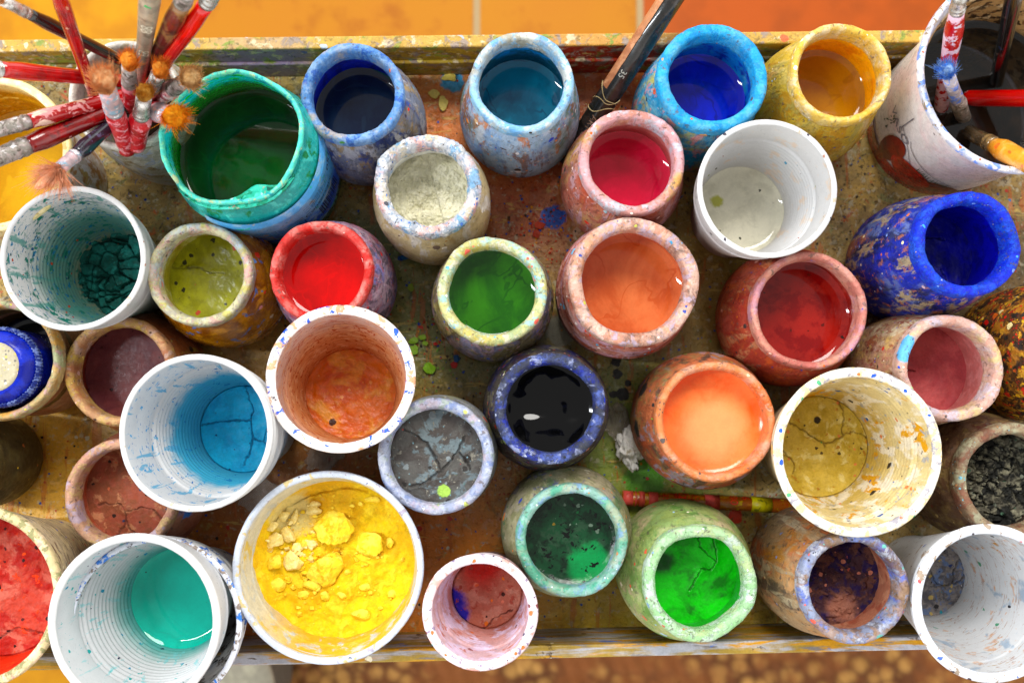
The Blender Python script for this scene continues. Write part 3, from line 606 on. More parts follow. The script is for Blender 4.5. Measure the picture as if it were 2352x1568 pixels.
v = cup('whiteright', 'plastic_cup', 'tall white paint-flecked cup with dried grey crust inside at the bottom right corner', 2273, 1384, 179, .094,
    white([('n', '#a89480', 8, .62, .03), ('n', '#3c5cb8', 6, .68, .02), ('d', ['#403838', '#c06868'], 5, .3, .2)], base='#d8dadc'),
    white([('n', '#d8b8a0', 9, .62, .03, (1, 1, 2)), ('w', '#b09488', 14, .008, (.4, .4, 3)), ('d', ['#2c3048', '#2c5cb8', '#d0a058', '#60a080', '#c08878', '#302c30'], 5, .34, .3), ('n', '#a8b8c8', 14, .6, .05), ('n', '#b8a080', 5, .66, .02, (1, 1, 2))], base='#d8dadc'), .076, rb=.58, ribs=.0, band=.2, lip=.0022, dbl=1,
    mr=mat('flecked_rim', '#d4d8e0', [('n', '#9c8c7c', 6, .59, .03), ('n', '#5470b8', 5, .66, .02), ('d', ['#c86060', '#403840'], 4, .35, .35)], rough=.4, bump=.2))
dry(v['t'], v['r'], v['z'], mat('grey_crust', '#8c8480', [('n', '#605c60', 6, .52, .05), ('n', '#7080a0', 5, .56, .04), ('s', '#d0a8a0', (-.004, .004, .018), .005, .7), ('d', ['#c8b070', '#384878', '#e0e0e0', '#3090a0', '#2c2828'], 3, .5, .5), ('c', '#302828', .8)], rough=.75, bump=.7), 67, ncr=2, lumps=.0015, rough=.0006)

# yellow powder tub
v = cup('tub', 'plastic_tub', 'wide translucent tub filled with bright yellow pigment powder and lumps', 753, 1303, 217, .086,
    white([('n', '#d8c490', 9, .6, .03), ('n', '#b0a8b8', 6, .62, .03)], base='#dadcdc', transl=.3),
    mat('powdered_wall', '#d8d4c0', [('s', '#e8c048', (.02, -.045, .06), .05, .3, .3), ('n', '#e0c870', 14, .6, .05), ('n', '#c8ccc8', 10, .58, .05)], rough=.6, bump=.4, transl=.2), .034, rb=.80, ribs=0, band=.2, cat='tub', group='pigment tubs', ri=201, lip=.0018, dbl=1,
    mr=mat('tub_rim', '#ccd4e2', [('n', '#d8c898', 8, .6, .03), ('n', '#a8a0b0', 6, .63, .03), ('d', ['#c8a050', '#a070b0', '#707080'], 4, .3, .2)], rough=.3, bump=.15, transl=.15))
TB = v
ymat = mat('yellow_pigment', '#e4c424', [('n', '#dcb41c', 16, .5, .08), ('n', '#ecd040', 8, .56, .06), ('s', '#d8a828', (-.005, .034, .055), .016, .5, .5, .7), ('s', '#d0c490', (-.026, .026, .055), .013, .8, .3, .8)], rough=.95, bump=.9, bscale=420)
def hy(X, Y, R):
    base = fbm(X*60, Y*60, 71, 4)*.010+fbm(X*240, Y*240, 72, 4)*.0016
    edge = np.clip((R-.72)/.28, 0, 1)
    lf = np.clip((-X*.9+Y*.5)/.04, 0, 1)
    base = base+edge**2*.011*(.35+lf)
    cr = np.clip(1-polydist(X+fbm(X*400, Y*400, 3)*.002, Y+fbm(X*400, Y*400, 4)*.002, [(-.036, .016), (-.028, .027), (-.017, .033), (-.004, .036), (.006, .038), (.016, .036)])/.0007, 0, 1)
    return base-.002*cr
disc('pigment_powder', v['r']+.0008, v['z'], ymat, v['t'], hy, 120, 260)
pale = mat('pale_yellow_lump', '#f0d888', [('n', '#f8e8a8', 5, .5, .08), ('n', '#e8c458', 6, .6, .05)], rough=.95, bump=.8, bscale=500)
brite = mat('bright_yellow_lump', '#f0d040', [('n', '#f4dc60', 6, .5, .08), ('n', '#f0bc10', 6, .58, .05)], rough=.95, bump=.8, bscale=500)
lumps = [(764, 1212, 42, 38, 1, 'large bright yellow lump, upper of the two biggest on the powder'), (746, 1303, 43, 40, 1, 'largest rounded yellow lump near the middle of the powder'),
 (848, 1249, 33, 27, 1, 'flat oval yellow lump right of the two biggest'), (632, 1243, 20, 21, 0, 'pale cream lump, leftmost in the yellow tub'), (664, 1223, 20, 19, 0, 'squarish cream lump beside the leftmost one'),
 (631, 1208, 18, 12, 0, 'wide cream lump above the leftmost one'), (654, 1184, 15, 13, 0, 'pale angular flake near the upper left of the powder'), (674, 1187, 8, 17, 0, 'narrow upright cream flake in the yellow tub'),
 (716, 1174, 21, 10, 0, 'long pale lump above the biggest yellow lump'), (719, 1158, 14, 8, 0, 'small flat pale flake, topmost in the yellow tub'), (672, 1287, 24, 22, 0, 'pale lump between the leftmost and the largest'),
 (631, 1290, 17, 17, 1, 'yellow lump below the leftmost cream one'), (681, 1258, 15, 11, 0, 'small cream lump between two pale ones'), (714, 1346, 22, 14, 1, 'yellow lump just below the largest one'),
 (638, 1343, 18, 15, 1, 'slanted yellow lump at the lower left of the heap'), (694, 1366, 13, 10, 1, 'small yellow lump below the slanted one'), (751, 1367, 15, 11, 1, 'small yellow lump at the foot of the heap'),
 (711, 1250, 18, 11, 0, 'pale lump left of the largest two'), (893, 1245, 9, 13, 1, 'small upright yellow lump right of the flat oval one'), (826, 1412, 27, 12, 1, 'long smooth yellow lump half buried near the bottom'),
 (786, 1366, 11, 9, 1, 'little yellow lump under the heap, right side'), (898, 1366, 9, 11, 1, 'lone little yellow lump near the right wall of the tub'), (834, 1350, 14, 8, 1, 'low yellow lump below the flat oval one'),
 (856, 1148, 18, 8, 1, 'curved yellow flake near the top right of the powder')]
rnd = random.Random(5)
zc = TB['z']
tbx, tby = TB['t'].location.x, TB['t'].location.y
def ysurf(x, y):
    X = np.array([x-tbx]); Y = np.array([y-tby]); return zc+float(hy(X, Y, np.hypot(X, Y)/TB['r'])[0])
for (px, py, a, b, m, lab) in lumps:
    p = P(px, py, zc+.004); z = ysurf(p.x, p.y)
    V = []; F = []
    s = (M(a, zc)*1.26, M(b, zc)*1.26, M((a+b)/2, zc)*.85)
    add_rock(V, F, (0, 0, 0), s, rnd, 2 if a > 15 else 1, .8)
    o = link('pigment_lump', V, F, brite if m else pale, smooth=False)
    o.location = (p.x, p.y, z+s[2]*.35); o.rotation_euler = (rnd.uniform(-.2, .2), rnd.uniform(-.2, .2), 0)
    tag(o, lab, 'lump', 'lumps of yellow pigment')
V = []; F = []; V2 = []; F2 = []
for i in range(360):
    if i < 230: px, py = rnd.gauss(690, 42), rnd.gauss(1275, 66)
    else: px, py = rnd.gauss(790, 80), rnd.gauss(1310, 85)
    p = P(px, py, zc+.003)
    if math.hypot(p.x-tbx, p.y-tby) > TB['r']*.92: continue
    s = rnd.choice((1.6, 2.4, 3.2, 4.5, 6, 8.5))*rnd.uniform(.8, 1.2)*(1 if i < 240 else .7)
    s = M(s, zc); pl = px < 720 and py < 1290 and rnd.random() < .7
    add_rock(V2 if pl else V, F2 if pl else F, (p.x, p.y, ysurf(p.x, p.y)+s*.3), (s, s*rnd.uniform(.6, 1), s), rnd, 0, .8)
tag(link('pigment_crumbs', V, F, brite, smooth=False), 'fine bright yellow crumbs strewn over the powder', 'crumbs', kind='stuff')
tag(link('pigment_crumbs', V2, F2, pale, smooth=False), 'fine cream-coloured crumbs among the pale lumps', 'crumbs', kind='stuff')

# cut green bottle
Hb = .105
loc, rot = placed(530, 315, Hb, None)
gb = empty('cut_bottle', loc, 'cut-off green plastic bottle with blue printed label, filled with dark green liquid', 'bottle')
Rr = M(161, Hb); Rbb = M(159, .03)
def cutrim(x, y, z, a, r):
    k = max(0, (z-.06)/(Hb-.06))
    d = math.degrees(a) % 360
    dip = 0
    for c, w, h in ((236, 40, .007), (300, 44, .004)):
        q = abs((d-c+180) % 360-180)/w
        if q < 1: dip += h*(1-q*q)**2
    z2 = z-dip*k+.0012*k*mn.noise(Vector((x*160, y*160, 0)))
    f = 1+.035*k*math.sin(a*2+.9)+.012*k*math.sin(a*5)
    return x*f, y*f, z2
gin = mat('green_inside', '#18b070', [('Z', '#28c4c8', .090, .006, .016, 20), ('z', '#18a028', .082, .005, .010, 14), ('n', '#30c848', 8, .56, .03, (1, 1, 3.5)), ('n', '#087018', 6, .60, .03, (1, 1, 4)), ('z', '#0c6c14', .068, .003, .006, 14)], rough=.25, bump=.25, coat=.3)
gout = mat('green_plastic', '#2c9c98', [('z', '#0c5c38', .03, .004, .006, 14), ('n', '#50c0b8', 9, .55, .05), ('n', '#207c50', 8, .58, .04)], rough=.3, bump=.25, coat=.3)
lathe('body', [(.0001, 0), (Rbb*.9, 0), (Rbb, .006), (Rbb*1.02, .02), (Rbb*1.02, .075), (Rr, Hb-.012), (Rr, Hb), (Rr-.0012, Hb), (Rr-.0014, Hb-.012), (Rbb*1.0-.0012, .07), (Rbb-.002, .01), (.0001, .006)], [gout, gin], gb, 160, .001, .0003, 3, .002, split=6, fn=cutrim)
lathe('rim', chaikin([(Rr+.0005, Hb-.002), (Rr+.0003, Hb+.0009), (Rr-.0018, Hb+.0009), (Rr-.002, Hb-.003), (Rr+.0005, Hb-.002)], 2), mat('dripped_rim', '#58c8b8', [('n', '#88d8b0', 7, .52, .05), ('n', '#a8b890', 6, .6, .04), ('n', '#2898a0', 7, .58, .04), ('n', '#e0a090', 5, .66, .02)], rough=.5, bump=.6), gb, 160, .0006, .0004, 3, .0008, fn=cutrim)
# folded crust lip at the front of the cut rim
V = []; F = []; na, nw = 70, 9
for i in range(na):
    u = i/(na-1); a = math.radians(222+106*u)
    wv = .0125*math.sin(PI*u)**.6*(.42+.58*math.exp(-((u-.72)/.17)**2))
    for j in range(nw):
        t = j/(nw-1); r = Rr+.0022-wv*t
        z = Hb-.0030-.010*math.sin(PI*t)**2*.3+.0028*math.sin(PI*t)+.0006*mn.noise(Vector((r*math.cos(a)*300, r*math.sin(a)*300, 3)))
        x, y, z = cutrim(r*math.cos(a), r*math.sin(a), z, a, r); V.append((x, y, z))
n0 = len(V)
for k in range(n0): V.append((V[k][0], V[k][1], V[k][2]-.0022))
for i in range(na-1):
    for j in range(nw-1):
        q = i*nw+j; F.append((q, q+nw, q+nw+1, q+1)); F.append((n0+q, n0+q+1, n0+q+nw+1, n0+q+nw))
    q = i*nw; F.append((q, n0+q, n0+q+nw, q+nw)); q = i*nw+nw-1; F.append((q, q+nw, n0+q+nw, n0+q))
link('folded_lip', V, F, mat('lip_crust', '#38b8a0', [('n', '#58d0c0', 8, .52, .05), ('n', '#209070', 6, .55, .04), ('n', '#a0a890', 6, .62, .03), ('n', '#e09080', 5, .67, .02), ('d', ['#206858', '#b0e0d8'], 3, .4, .4)], rough=.5, bump=.8), gb)
disc('liquid_paint', Rbb-.0008, .062, liquid('dark_green_liquid', '#043414', '#06441c'), gb, None, 30, 128, edge=.0016)

def surfmap(R0, R1, z0, z1, off=.0003):
    def f(u, z):       # u: metres around (0 at angle given later), z height
        k = (z-z0)/(z1-z0); r = R0+(R1-R0)*k+off
        return r, z
    return f
def wrapmesh(name, polys, mapf, m, parent):
    V = []; F = []
    for P2 in polys:
        b = len(V)
        for p in P2: V.append(mapf(*p))
        F.append(tuple(range(b, len(V))))
    return link(name, V, F, m, parent, smooth=False)
def rect(a0, a1, z0, z1, n=None):
    n = n or max(1, int(abs(a1-a0)/4)); out = []
    for i in range(n):
        p, q = a0+(a1-a0)*i/n, a0+(a1-a0)*(i+1)/n
        out.append([(p, z0), (q, z0), (q, z1), (p, z1)])
    return out
def ringmap(rf, off):
    def f(a, z):
        r = rf(z)+off; t = math.radians(a); return (r*math.cos(t), r*math.sin(t), z)
    return f
def textpolys(s, size):
    cu = bpy.data.curves.new('lettering', 'FONT'); cu.body = s; cu.size = size; cu.resolution_u = 3
    o = bpy.data.objects.new('lettering', cu); COL.objects.link(o)
    dg = bpy.context.evaluated_depsgraph_get(); me = o.evaluated_get(dg).to_mesh()
    vs = [v.co.copy() for v in me.vertices]; fs = [tuple(p.vertices) for p in me.polygons]
    o.evaluated_get(dg).to_mesh_clear(); bpy.data.objects.remove(o); bpy.data.curves.remove(cu)
    return [[(vs[i].x, vs[i].y) for i in f] for f in fs]
ink = mat('dark_ink', '#141c50', rough=.5, bump=0)
grf = lambda z: Rbb*1.02+.0012
lm = ringmap(grf, 0.0)
link_lab = []
for a0, a1, z0, z1 in ((-120, 35, .024, .080),):
    zz = [z0+(z1-z0)*i/8 for i in range(9)]
    for za, zb in zip(zz[:-1], zz[1:]): link_lab += rect(a0, a1, za, zb, 60)
# label as a slightly flared sleeve following the bottle
def lblr(z): return (Rbb*1.02 if z < .075 else Rbb*1.02+(Rr-Rbb*1.02)*(z-.075)/(Hb-.012-.075))+.0011
lab = wrapmesh('label', link_lab, ringmap(lblr, 0), mat('blue_label', '#68b8f0', [('z', '#2478f0', .045, .006, .006, 16), ('n', '#98c8e8', 12, .52, .05), ('n', '#c0b8a0', 8, .62, .03), ('n', '#38b8b0', 7, .64, .02)], rough=.35, bump=.15, coat=.3), gb)
bars = []; a = -36.0
while a < -8:
    w = rnd.choice((.4, .6, .9, 1.3)); bars += rect(a, a+w, .032, .046, 1); a += w+rnd.choice((.4, .7, 1.0))
wrapmesh('barcode', bars, ringmap(lblr, .0004), ink, lab)
def ringtext(s, size, a0, z, m, parent, rf, off=.0004, name='lettering'):
    ps = []
    for P2 in textpolys(s, size):
        ps.append([(a0+math.degrees(x/rf(z+y)), z+y) for x, y in P2])
    return wrapmesh(name, ps, ringmap(rf, off), m, parent)
ringtext('Conservare', .0058, -48, .052, ink, lab, lblr)
ringtext('051', .0075, -10, .062, ink, lab, lblr)
for i in range(7): ringtext('agitare bene prima dell uso tenere chiuso', .0022, -100, .058-.0033*i, ink, lab, lblr)
for i in range(3): ringtext('non ingerire il prodotto', .0026, -46, .066-.0034*i, ink, lab, lblr)
frame = rect(-50, -7, .0295, .0299)+rect(-50, -7, .0505, .0509)+rect(-50, -49.5, .0295, .0509, 1)
wrapmesh('label_frame', frame, ringmap(lblr, .0004), ink, lab)

# big amber pot at left
v = cup('amber', 'plastic_pot', 'big pot of cloudy amber yellow liquid at the upper left edge under the brushes', -22, 352, 184, .078,
    mat('streaked_white', '#c8c0c0', [('n', '#a87c50', 9, .55, .05, (1, 1, .5)), ('n', '#e0dce8', 7, .56, .03, (2, 2, .5)), ('n', '#b8a070', 9, .6, .03)], rough=.45, bump=.3),
    mat('amber_wall', '#d0a030', [('n', '#b88418', 12, .5, .08, (1, 1, 2)), ('n', '#e0c068', 10, .6, .03, (1, 1, 2)), ('Z', '#e0d098', .066, .004, .006, 10)], rough=.3, bump=.2, transl=.15), .040, rb=.78, ribs=0, cat='pot', group='big pots along the left edge', lip=.0022, ri=164,
    mr=mat('cream_rim', '#e0d09c', [('n', '#ecdcb0', 8, .52, .04), ('n', '#b8a068', 6, .6, .03)], rough=.45, bump=.3))
pour(v, liquid('amber_liquid', '#c09418', '#cca428', size=30))

# red pigment tub bottom-left
v = cup('redtub', 'pigment_tub', 'big cream tub of cracked red pigment in the bottom left corner', -72, 1372, 208, .090,
    mat('striped_cream', '#c8b898', [('n', '#d8c8a0', 10, .53, .05), ('n', '#40405c', 5, .60, .02, (.4, .4, 4)), ('n', '#705848', 7, .60, .03, (.6, .6, 3)), ('d', ['#2c4cc0', '#d86050', '#e8dcb8'], 4, .4, .3)], rough=.5, bump=.4),
    mat('red_wall', '#d04428', [('n', '#e05830', 12, .52, .05), ('n', '#b83020', 8, .6, .04), ('Z', '#7c3060', .084, .003, .01, 14, .6)], rough=.5, bump=.4), .034, rb=.66, ribs=0, cat='tub', group='pigment tubs', ri=186, lip=.0024,
    mr=mat('stained_cream_rim', '#c4b48c', [('n', '#8c8860', 6, .54, .03), ('n', '#dcc8a8', 7, .56, .03), ('n', '#d0a090', 6, .62, .03), ('d', ['#3c3428', '#e8e0b0'], 3.5, .4, .4)], rough=.55, bump=.6))
dry(v['t'], v['r'], v['z'], mat('red_pigment', '#b04c3c', [('n', '#c07060', 14, .53, .06), ('n', '#a42c20', 12, .54, .06), ('n', '#d85020', 5, .62, .02), ('d', ['#4c1410', '#d87858', '#e06020', '#2c100c'], 3.4, .45, .4), ('c', '#480c08', .8)], rough=.8, bump=.6), 75, ncr=6, rough=.0006, shrink=.05, lumps=.0012)

# tall printed tub at top right
Ht = .102
v = cup('printed', 'printed_tub', 'tall white tub printed with red fruit, full of dark brush water, at the top right', 2345, 165, 242, Ht,
    mat('printed_carton', '#e0d8d4', [('n', '#e4c0c0', 40, .5, .06, (1, 1, 1), .45), ('Z', '#e4dcd4', .088, .002, .002, 20), ('d', ['#504040', '#b87860'], 6, .2, .12)], rough=.3, bump=.1, coat=.3),
    mat('mouldy_wall', '#c0a070', [('n', '#3c2c1c', 7, .54, .025), ('n', '#e0ccA4', 8, .58, .03), ('n', '#84603c', 5, .60, .03), ('Z', '#d8dce8', .094, .003, .006, 12), ('z', '#2c2014', .056, .006, .012, 8)], rough=.4, bump=.3), .047, rb=.82, ribs=0, band=.1, cat='tub', group='printed tubs', ri=226, lip=.0020,
    mr=mat('grubby_rim', '#b8bccc', [('n', '#d8d4d4', 8, .52, .04), ('n', '#7c98d8', 8, .58, .03), ('n', '#8c7c68', 5, .6, .03), ('d', ['#e07040', '#3c68d0', '#504840'], 3.5, .35, .4)], rough=.4, bump=.4))
PT = v; ptt = v['t']
pour(v, mat('brush_water', '#0c0a08', [('n', '#1c140e', 14, .5, .1)], rough=.03, bump=0, var=.05, alpha=.82, spec=.6))
Rt = PT['Ro']
def prf(z):
    u = z/Ht
    if u < .22: return Rt*(.82+.055*u/.22)
    if u < .9: return Rt*(.875+(.925-.875)*(u-.22)/.68)
    return Rt*(.935+.065*(u-.9)/.1)
redm = mat('fruit_red', '#a81418', [('n', '#c83828', 6, .55, .06, (.5, .5, 2)), ('n', '#781014', 10, .5, .08)], rough=.3, bump=.1, coat=.3)
dred = mat('dark_red_print', '#5c1414', [('n', '#7c2018', 8, .5, .06)], rough=.35, bump=.1, coat=.3)
grn = mat('leaf_green_print', '#243c14', rough=.4, bump=0)
gline = mat('grey_line', '#6c6870', rough=.5, bump=0)
bandp = []
for i in range(7): bandp += rect(120, 330, .001+i*.0022, .001+(i+1)*.0022, 70)
wrapmesh('red_band', bandp, ringmap(prf, .0006), redm, ptt)
def blob(ac, zc_, wa, hz, rot=0, n=26, mf=None):
    strips = []
    for i in range(n):
        u0, u1 = -1+2*i/n, -1+2*(i+1)/n
        h0, h1 = math.sqrt(max(0, 1-u0*u0)), math.sqrt(max(0, 1-u1*u1))
        for q in range(4):
            t0, t1 = -1+q*.5, -1+(q+1)*.5
            strips.append([(ac+u0*wa, zc_+rot*u0+t0*h0*hz), (ac+u1*wa, zc_+rot*u1+t0*h1*hz), (ac+u1*wa, zc_+rot*u1+t1*h1*hz), (ac+u0*wa, zc_+rot*u0+t1*h0*hz)])
    return strips
wrapmesh('fruit_print', blob(232, .026, 19, .012, -.004), ringmap(prf, .0009), redm, ptt)
wrapmesh('fruit_print', blob(209, .032, 10, .017, .002), ringmap(prf, .00085), dred, ptt)
wrapmesh('fruit_print', blob(258, .024, 15, .010, -.003), ringmap(prf, .00075), dred, ptt)
lv = []
for k in range(13):
    a = 232+k*2.1+rnd.uniform(-.5, .5); z = .038-.0005*k; h = rnd.uniform(.003, .009)
    lv.append([(a-.5, z), (a+.5, z), (a+rnd.uniform(-1.2, 1.2), z+h)])
for k in range(14):
    a = 190+rnd.uniform(-3, 9); z = .040+rnd.uniform(-.004, .012); lv.append([(a-.6, z), (a+.7, z), (a+rnd.uniform(-2, 2), z+rnd.uniform(.002, .005))])
wrapmesh('leaf_print', lv, ringmap(prf, .001), grn, ptt)
cur = []
def curve(pts, w):
    out = []
    for (a, b) in zip(pts[:-1], pts[1:]): out.append([(a[0], a[1]-w), (b[0], b[1]-w), (b[0], b[1]+w), (a[0], a[1]+w)])
    return out
cur += curve([(200+i*2.4, .058-.030*math.sin(i/24*PI/2)+.004*math.sin(i*.3)) for i in range(25)], .00035)
cur += curve([(212+i*3, .058-.024*(i/20)**.6) for i in range(21)], .0003)
cur += [[(200+.0, .056), (200.8, .056), (200.8, .074), (200, .074)]]
wrapmesh('drawn_line', cur, ringmap(prf, .0008), gline, ptt)
ringtext('VASO', .009, 184, .050, gline, ptt, prf, .0009)
for i in range(6): ringtext('ingredienti da agricoltura', .003, 268, .078-.0042*i, ink, ptt, prf, .0009)

# dusty glass brush jar
glass = mat('dusty_glass', '#a8a498', [('n', '#c4c0b4', 9, .53, .05), ('n', '#8c7c60', 8, .57, .04), ('n', '#a8b0c8', 7, .6, .03)], rough=.35, bump=.4, alpha=.72, coat=.4)
v = jar('brushjar', 'glass_jar', 'dusty clear glass jar crammed with upright paintbrushes at the top left', 283, 216, 130, 112, 128, .090, .034,
    glass, mat('frosted_rim', '#b8b4ac', [('n', '#d0ccc0', 7, .52, .04), ('n', '#98907c', 6, .58, .03)], rough=.3, bump=.4, alpha=.85, coat=.5), glass, .075, cat='jar', group='glass jars', lump=.0003, wob=.0005, sh=1)
disc('dirt', v['r'], v['z'], mat('jar_dirt', '#3c2c20', rough=.8), v['t'], None, 10, 48)

# ------------------------------------------------------------------ brushes
def frame_from(d):
    d = d.normalized(); u = d.cross(Vector((0, 0, 1)))
    if u.length < 1e-3: u = Vector((1, 0, 0))
    u.normalize(); return u, d.cross(u)
def tube(name, A, B, radii, m, parent, seg=24, flat=1.0, bend=None):
    """radii: list of (t, r) along A->B, capped"""
    d = B-A; u, w = frame_from(d); V = []; F = []
    rs = [(radii[0][0], .0001)]+list(radii)+[(radii[-1][0], .0001)]
    for (t, r) in rs:
        c = A+d*t
        if bend: c = c+bend*(math.sin(PI*min(1, max(0, t))))
        for j in range(seg):
            a = 2*PI*j/seg; V.append(c+u*(r*math.cos(a))+w*(r*flat*math.sin(a)))
    for i in range(len(rs)-1):
        for j in range(seg):
            k = (j+1) % seg; F.append((i*seg+j, i*seg+k, (i+1)*seg+k, (i+1)*seg+j))
    return link(name, V, F, m, parent)
def tuft(A, d, r, L, m, parent, n=420, flare=1.3, seed=0, thick=.00016, name='bristles', droop=0):
    n = int(n*1.9); rn = random.Random(seed); d = d.normalized(); u, w = frame_from(d); V = []; F = []
    cl = [(rn.uniform(0, 2*PI), math.sqrt(rn.random()), rn.uniform(.85, 1.12)) for _ in range(26)]
    for i in range(n):
        ca, cq, cL = rn.choice(cl); a = ca+rn.gauss(0, .22); q = min(1, max(0, cq+rn.gauss(0, .09))); b = A+(u*math.cos(a)+w*math.sin(a))*(r*.85*q)
        fl = flare*.36*q*rn.uniform(.6, 1.3)*(2.2 if rn.random() < .05 else 1); l = L*cL*rn.uniform(.75, 1.05)*(1-.2*q)
        dirv = d+(u*math.cos(a)+w*math.sin(a))*fl*.7+Vector((rn.gauss(0, .07), rn.gauss(0, .07), rn.gauss(0, .04)))
        dirv.normalize(); side = dirv.cross(Vector((rn.gauss(0, 1), rn.gauss(0, 1), rn.gauss(0, 1)))).normalized(); s2 = dirv.cross(side)
        crv = Vector((rn.gauss(0, .12), rn.gauss(0, .12), -droop))
        base = len(V)
        for t, th in ((0, thick), (.5, thick*.85), (1, thick*.25)):
            c = b+dirv*(l*t)+crv*(l*t*t)
            for k in range(3):
                g = 2*PI*k/3; V.append(c+side*(th*math.cos(g))+s2*(th*math.sin(g)))
        for s in range(2):
            for k in range(3):
                k2 = (k+1) % 3; F.append((base+s*3+k, base+s*3+k2, base+s*3+3+k2, base+s*3+3+k))
    # dense core
    fc, kc = (.2, .62) if flare > 2 else (flare, .92)
    nb = len(V); prof = [(0, .95), (.25, kc*(1.1+fc*.12)), (.55, kc*(1.2+fc*.28)), (.8, kc*(1.18+fc*.3)), (.98, kc*(.9+fc*.2)), (1.06, .5*kc), (1.08, .05)]; seg = 40
    for t, s in prof:
        for j in range(seg):
            a = 2*PI*j/seg; V.append(A+d*(L*.8*t)+(u*math.cos(a)+w*math.sin(a))*(r*.8*s*(1+.16*mn.noise(Vector((math.cos(a)*3+seed, math.sin(a)*3, t*2)))))+d*(L*.10*mn.noise(Vector((math.cos(a)*s*5.5, math.sin(a)*s*3.5, seed)))))
    for i in range(len(prof)-1):
        for j in range(seg):
            k = (j+1) % seg; F.append((nb+i*seg+j, nb+i*seg+k, nb+(i+1)*seg+k, nb+(i+1)*seg+j))
    return link(name, V, F, m, parent)
silver = mat('tin_ferrule', '#b8b8b4', [('n', '#8c8478', 4, .55, .05), ('n', '#d8d4d0', 4, .57, .04)], rough=.28, bump=.3, metal=.75)
dull = mat('dull_ferrule', '#8c8880', [('n', '#a89c98', 4, .52, .05), ('n', '#5c544c', 4, .57, .04), ('n', '#c8c4c4', 3.5, .6, .03)], rough=.4, bump=.4, metal=.4)
pinkf = mat('paint_stained_ferrule', '#b09ca0', [('n', '#8ca4b4', 4, .53, .05), ('n', '#d8b0b0', 4, .56, .04), ('n', '#e0e4e8', 3.5, .6, .03)], rough=.4, bump=.4, metal=.25)
def lacquer(c, extra=(), rough=.18): return mat('lacquered_wood', c, list(extra), rough=rough, bump=.12, coat=.8, var=.1)
red = lambda e=(): lacquer('#b00810', [('n', '#8c0810', 12, .55, .06)]+list(e))
def hair(c, c2): return mat('bristle_hair', c, [('n', c2, 3, .5, .08)], rough=.85, bump=.8, bscale=1400, transl=.4, var=.1)
def brush(label, tip, end, fer, wf, wh, we, mh, mf=silver, mhair=None, hr=None, hl=.018, flare=.5, ext=.03, seed=0, n=420, droop=0, bulge=1.0, grp='paintbrushes in the glass jar', rings=2, thick=.00016):
    """tip/end: (px,py,z) frame points of the ferrule mouth and of a point low on the handle; fer: ferrule share; w*: widths in px"""
    A = P(*tip); B = P(*end); d = (B-A); L = d.length; dn = d.normalized(); B2 = B+dn*ext
    t = empty('paintbrush', B2, label, 'paintbrush', grp)
    A0, B0 = A-B2, Vector((0, 0, 0)); tot = (B2-A).length
    rf, rh, re = M(wf, tip[2])/2, M(wh, (tip[2]+end[2])/2)/2, M(we, end[2])/2
    Lf = L*fer; J = A0+dn*Lf
    tube('ferrule', A0, J, [(0, rf), (.5, rf*1.03), (.72, rf*1.06), (.74, rf*1.13), (.78, rf*1.13), (.8, rf*1.06), (.86, rf*1.06), (.88, rf*1.14), (.93, rf*1.14), (.95, rf*1.08), (1, rf*1.06)], mf, t)
    k = []
    for i in range(25):
        u = i/24; bl = math.exp(-((u-.16)/.16)**2)*bulge
        r = rh*(1-.0*u)+(re-rh)*u; r = max(rf*1.02*(1-min(1, u*8)), 0)+min(1, u*8)*r*(1+.12*bl); k.append((u, r))
    tube('handle', J, B0, k, mh, t)
    if mhair is not None: tuft(A0, -dn, hr if hr else rf, hl, mhair, t, n, flare, seed, droop=droop, thick=thick)
    return t, A0, dn
peach = hair('#f8bc84', '#fcd0a0'); orange = hair('#f8a440', '#fcb858'); beige = hair('#f4d4a0', '#e8bc80'); vivid = hair('#fca818', '#fcb830'); bl = hair('#68a8f8', '#b8d8fc')
blk = lacquer('#0c0a0a', [('n', '#1c1814', 8, .58, .05)])
brush('long black brush leaning out over the top left corner of the photo', (2, 0, .185), (272, 136, .098), .20, 26, 29, 27, blk, silver, peach, seed=1)
brush('dark red chipped brush leaning towards the top edge behind the black one', (118, -60, .20), (212, 208, .098), .06, 26, 33, 25, red([('n', '#d0a088', 6, .66, .015)]), silver, peach, seed=2)
t, A0, dn = brush('thick grey brush handle with pale letters leaning to the top edge', (352, -70, .20), (322, 190, .098), .05, 40, 46, 24, lacquer('#8c8474', [('n', '#a89c88', 10, .52, .06), ('n', '#6c6454', 8, .58, .05), ('d', ['#38a060', '#d8d0c0'], 5, .3, .2)], .5), silver, peach, seed=3)
# letters on the grey handle
A = P(352, -70, .20); B = P(322, 190, .098)
pl = mat('pale_lettering', '#d0ccb8', rough=.6, bump=0)
def handletext(s, size, pt, A, B, r, off, parent, m):
    """letters wrapped on the camera side of a handle; pt: 0-1 along A->B"""
    d = (B-A).normalized(); c = A+(B-A)*pt; up = (Vector((0, 0, CAMH))-c); up = (up-d*up.dot(d)).normalized(); side = d.cross(up)
    V = []; F = []
    for P2 in textpolys(s, size):
        b = len(V)
        for x, y in P2:
            a = (y-size*.35)/r; V.append(c-d*x+(up*math.cos(a)+side*math.sin(a)*1.0)*(r+off)-parent.location)
        F.append(tuple(range(b, len(V))))
    return link('lettering', V, F, m, next(c for c in parent.children if c.name.startswith('handle')), smooth=False)
handletext('EB', .0062, .66, A, B, M(34, .13)/2*1.02, .0005, t, pl)
handletext('88', .0068, .43, A, B, M(40, .15)/2*1.05, .0006, t, pl)
brush('brown and maroon streaked brush between the grey and the bright red handles', (432, -20, .185), (336, 176, .098), .12, 40, 43, 26, lacquer('#682018', [('n', '#8c6840', 9, .52, .05), ('n', '#401810', 8, .58, .05)], .4), dull, beige, seed=4)
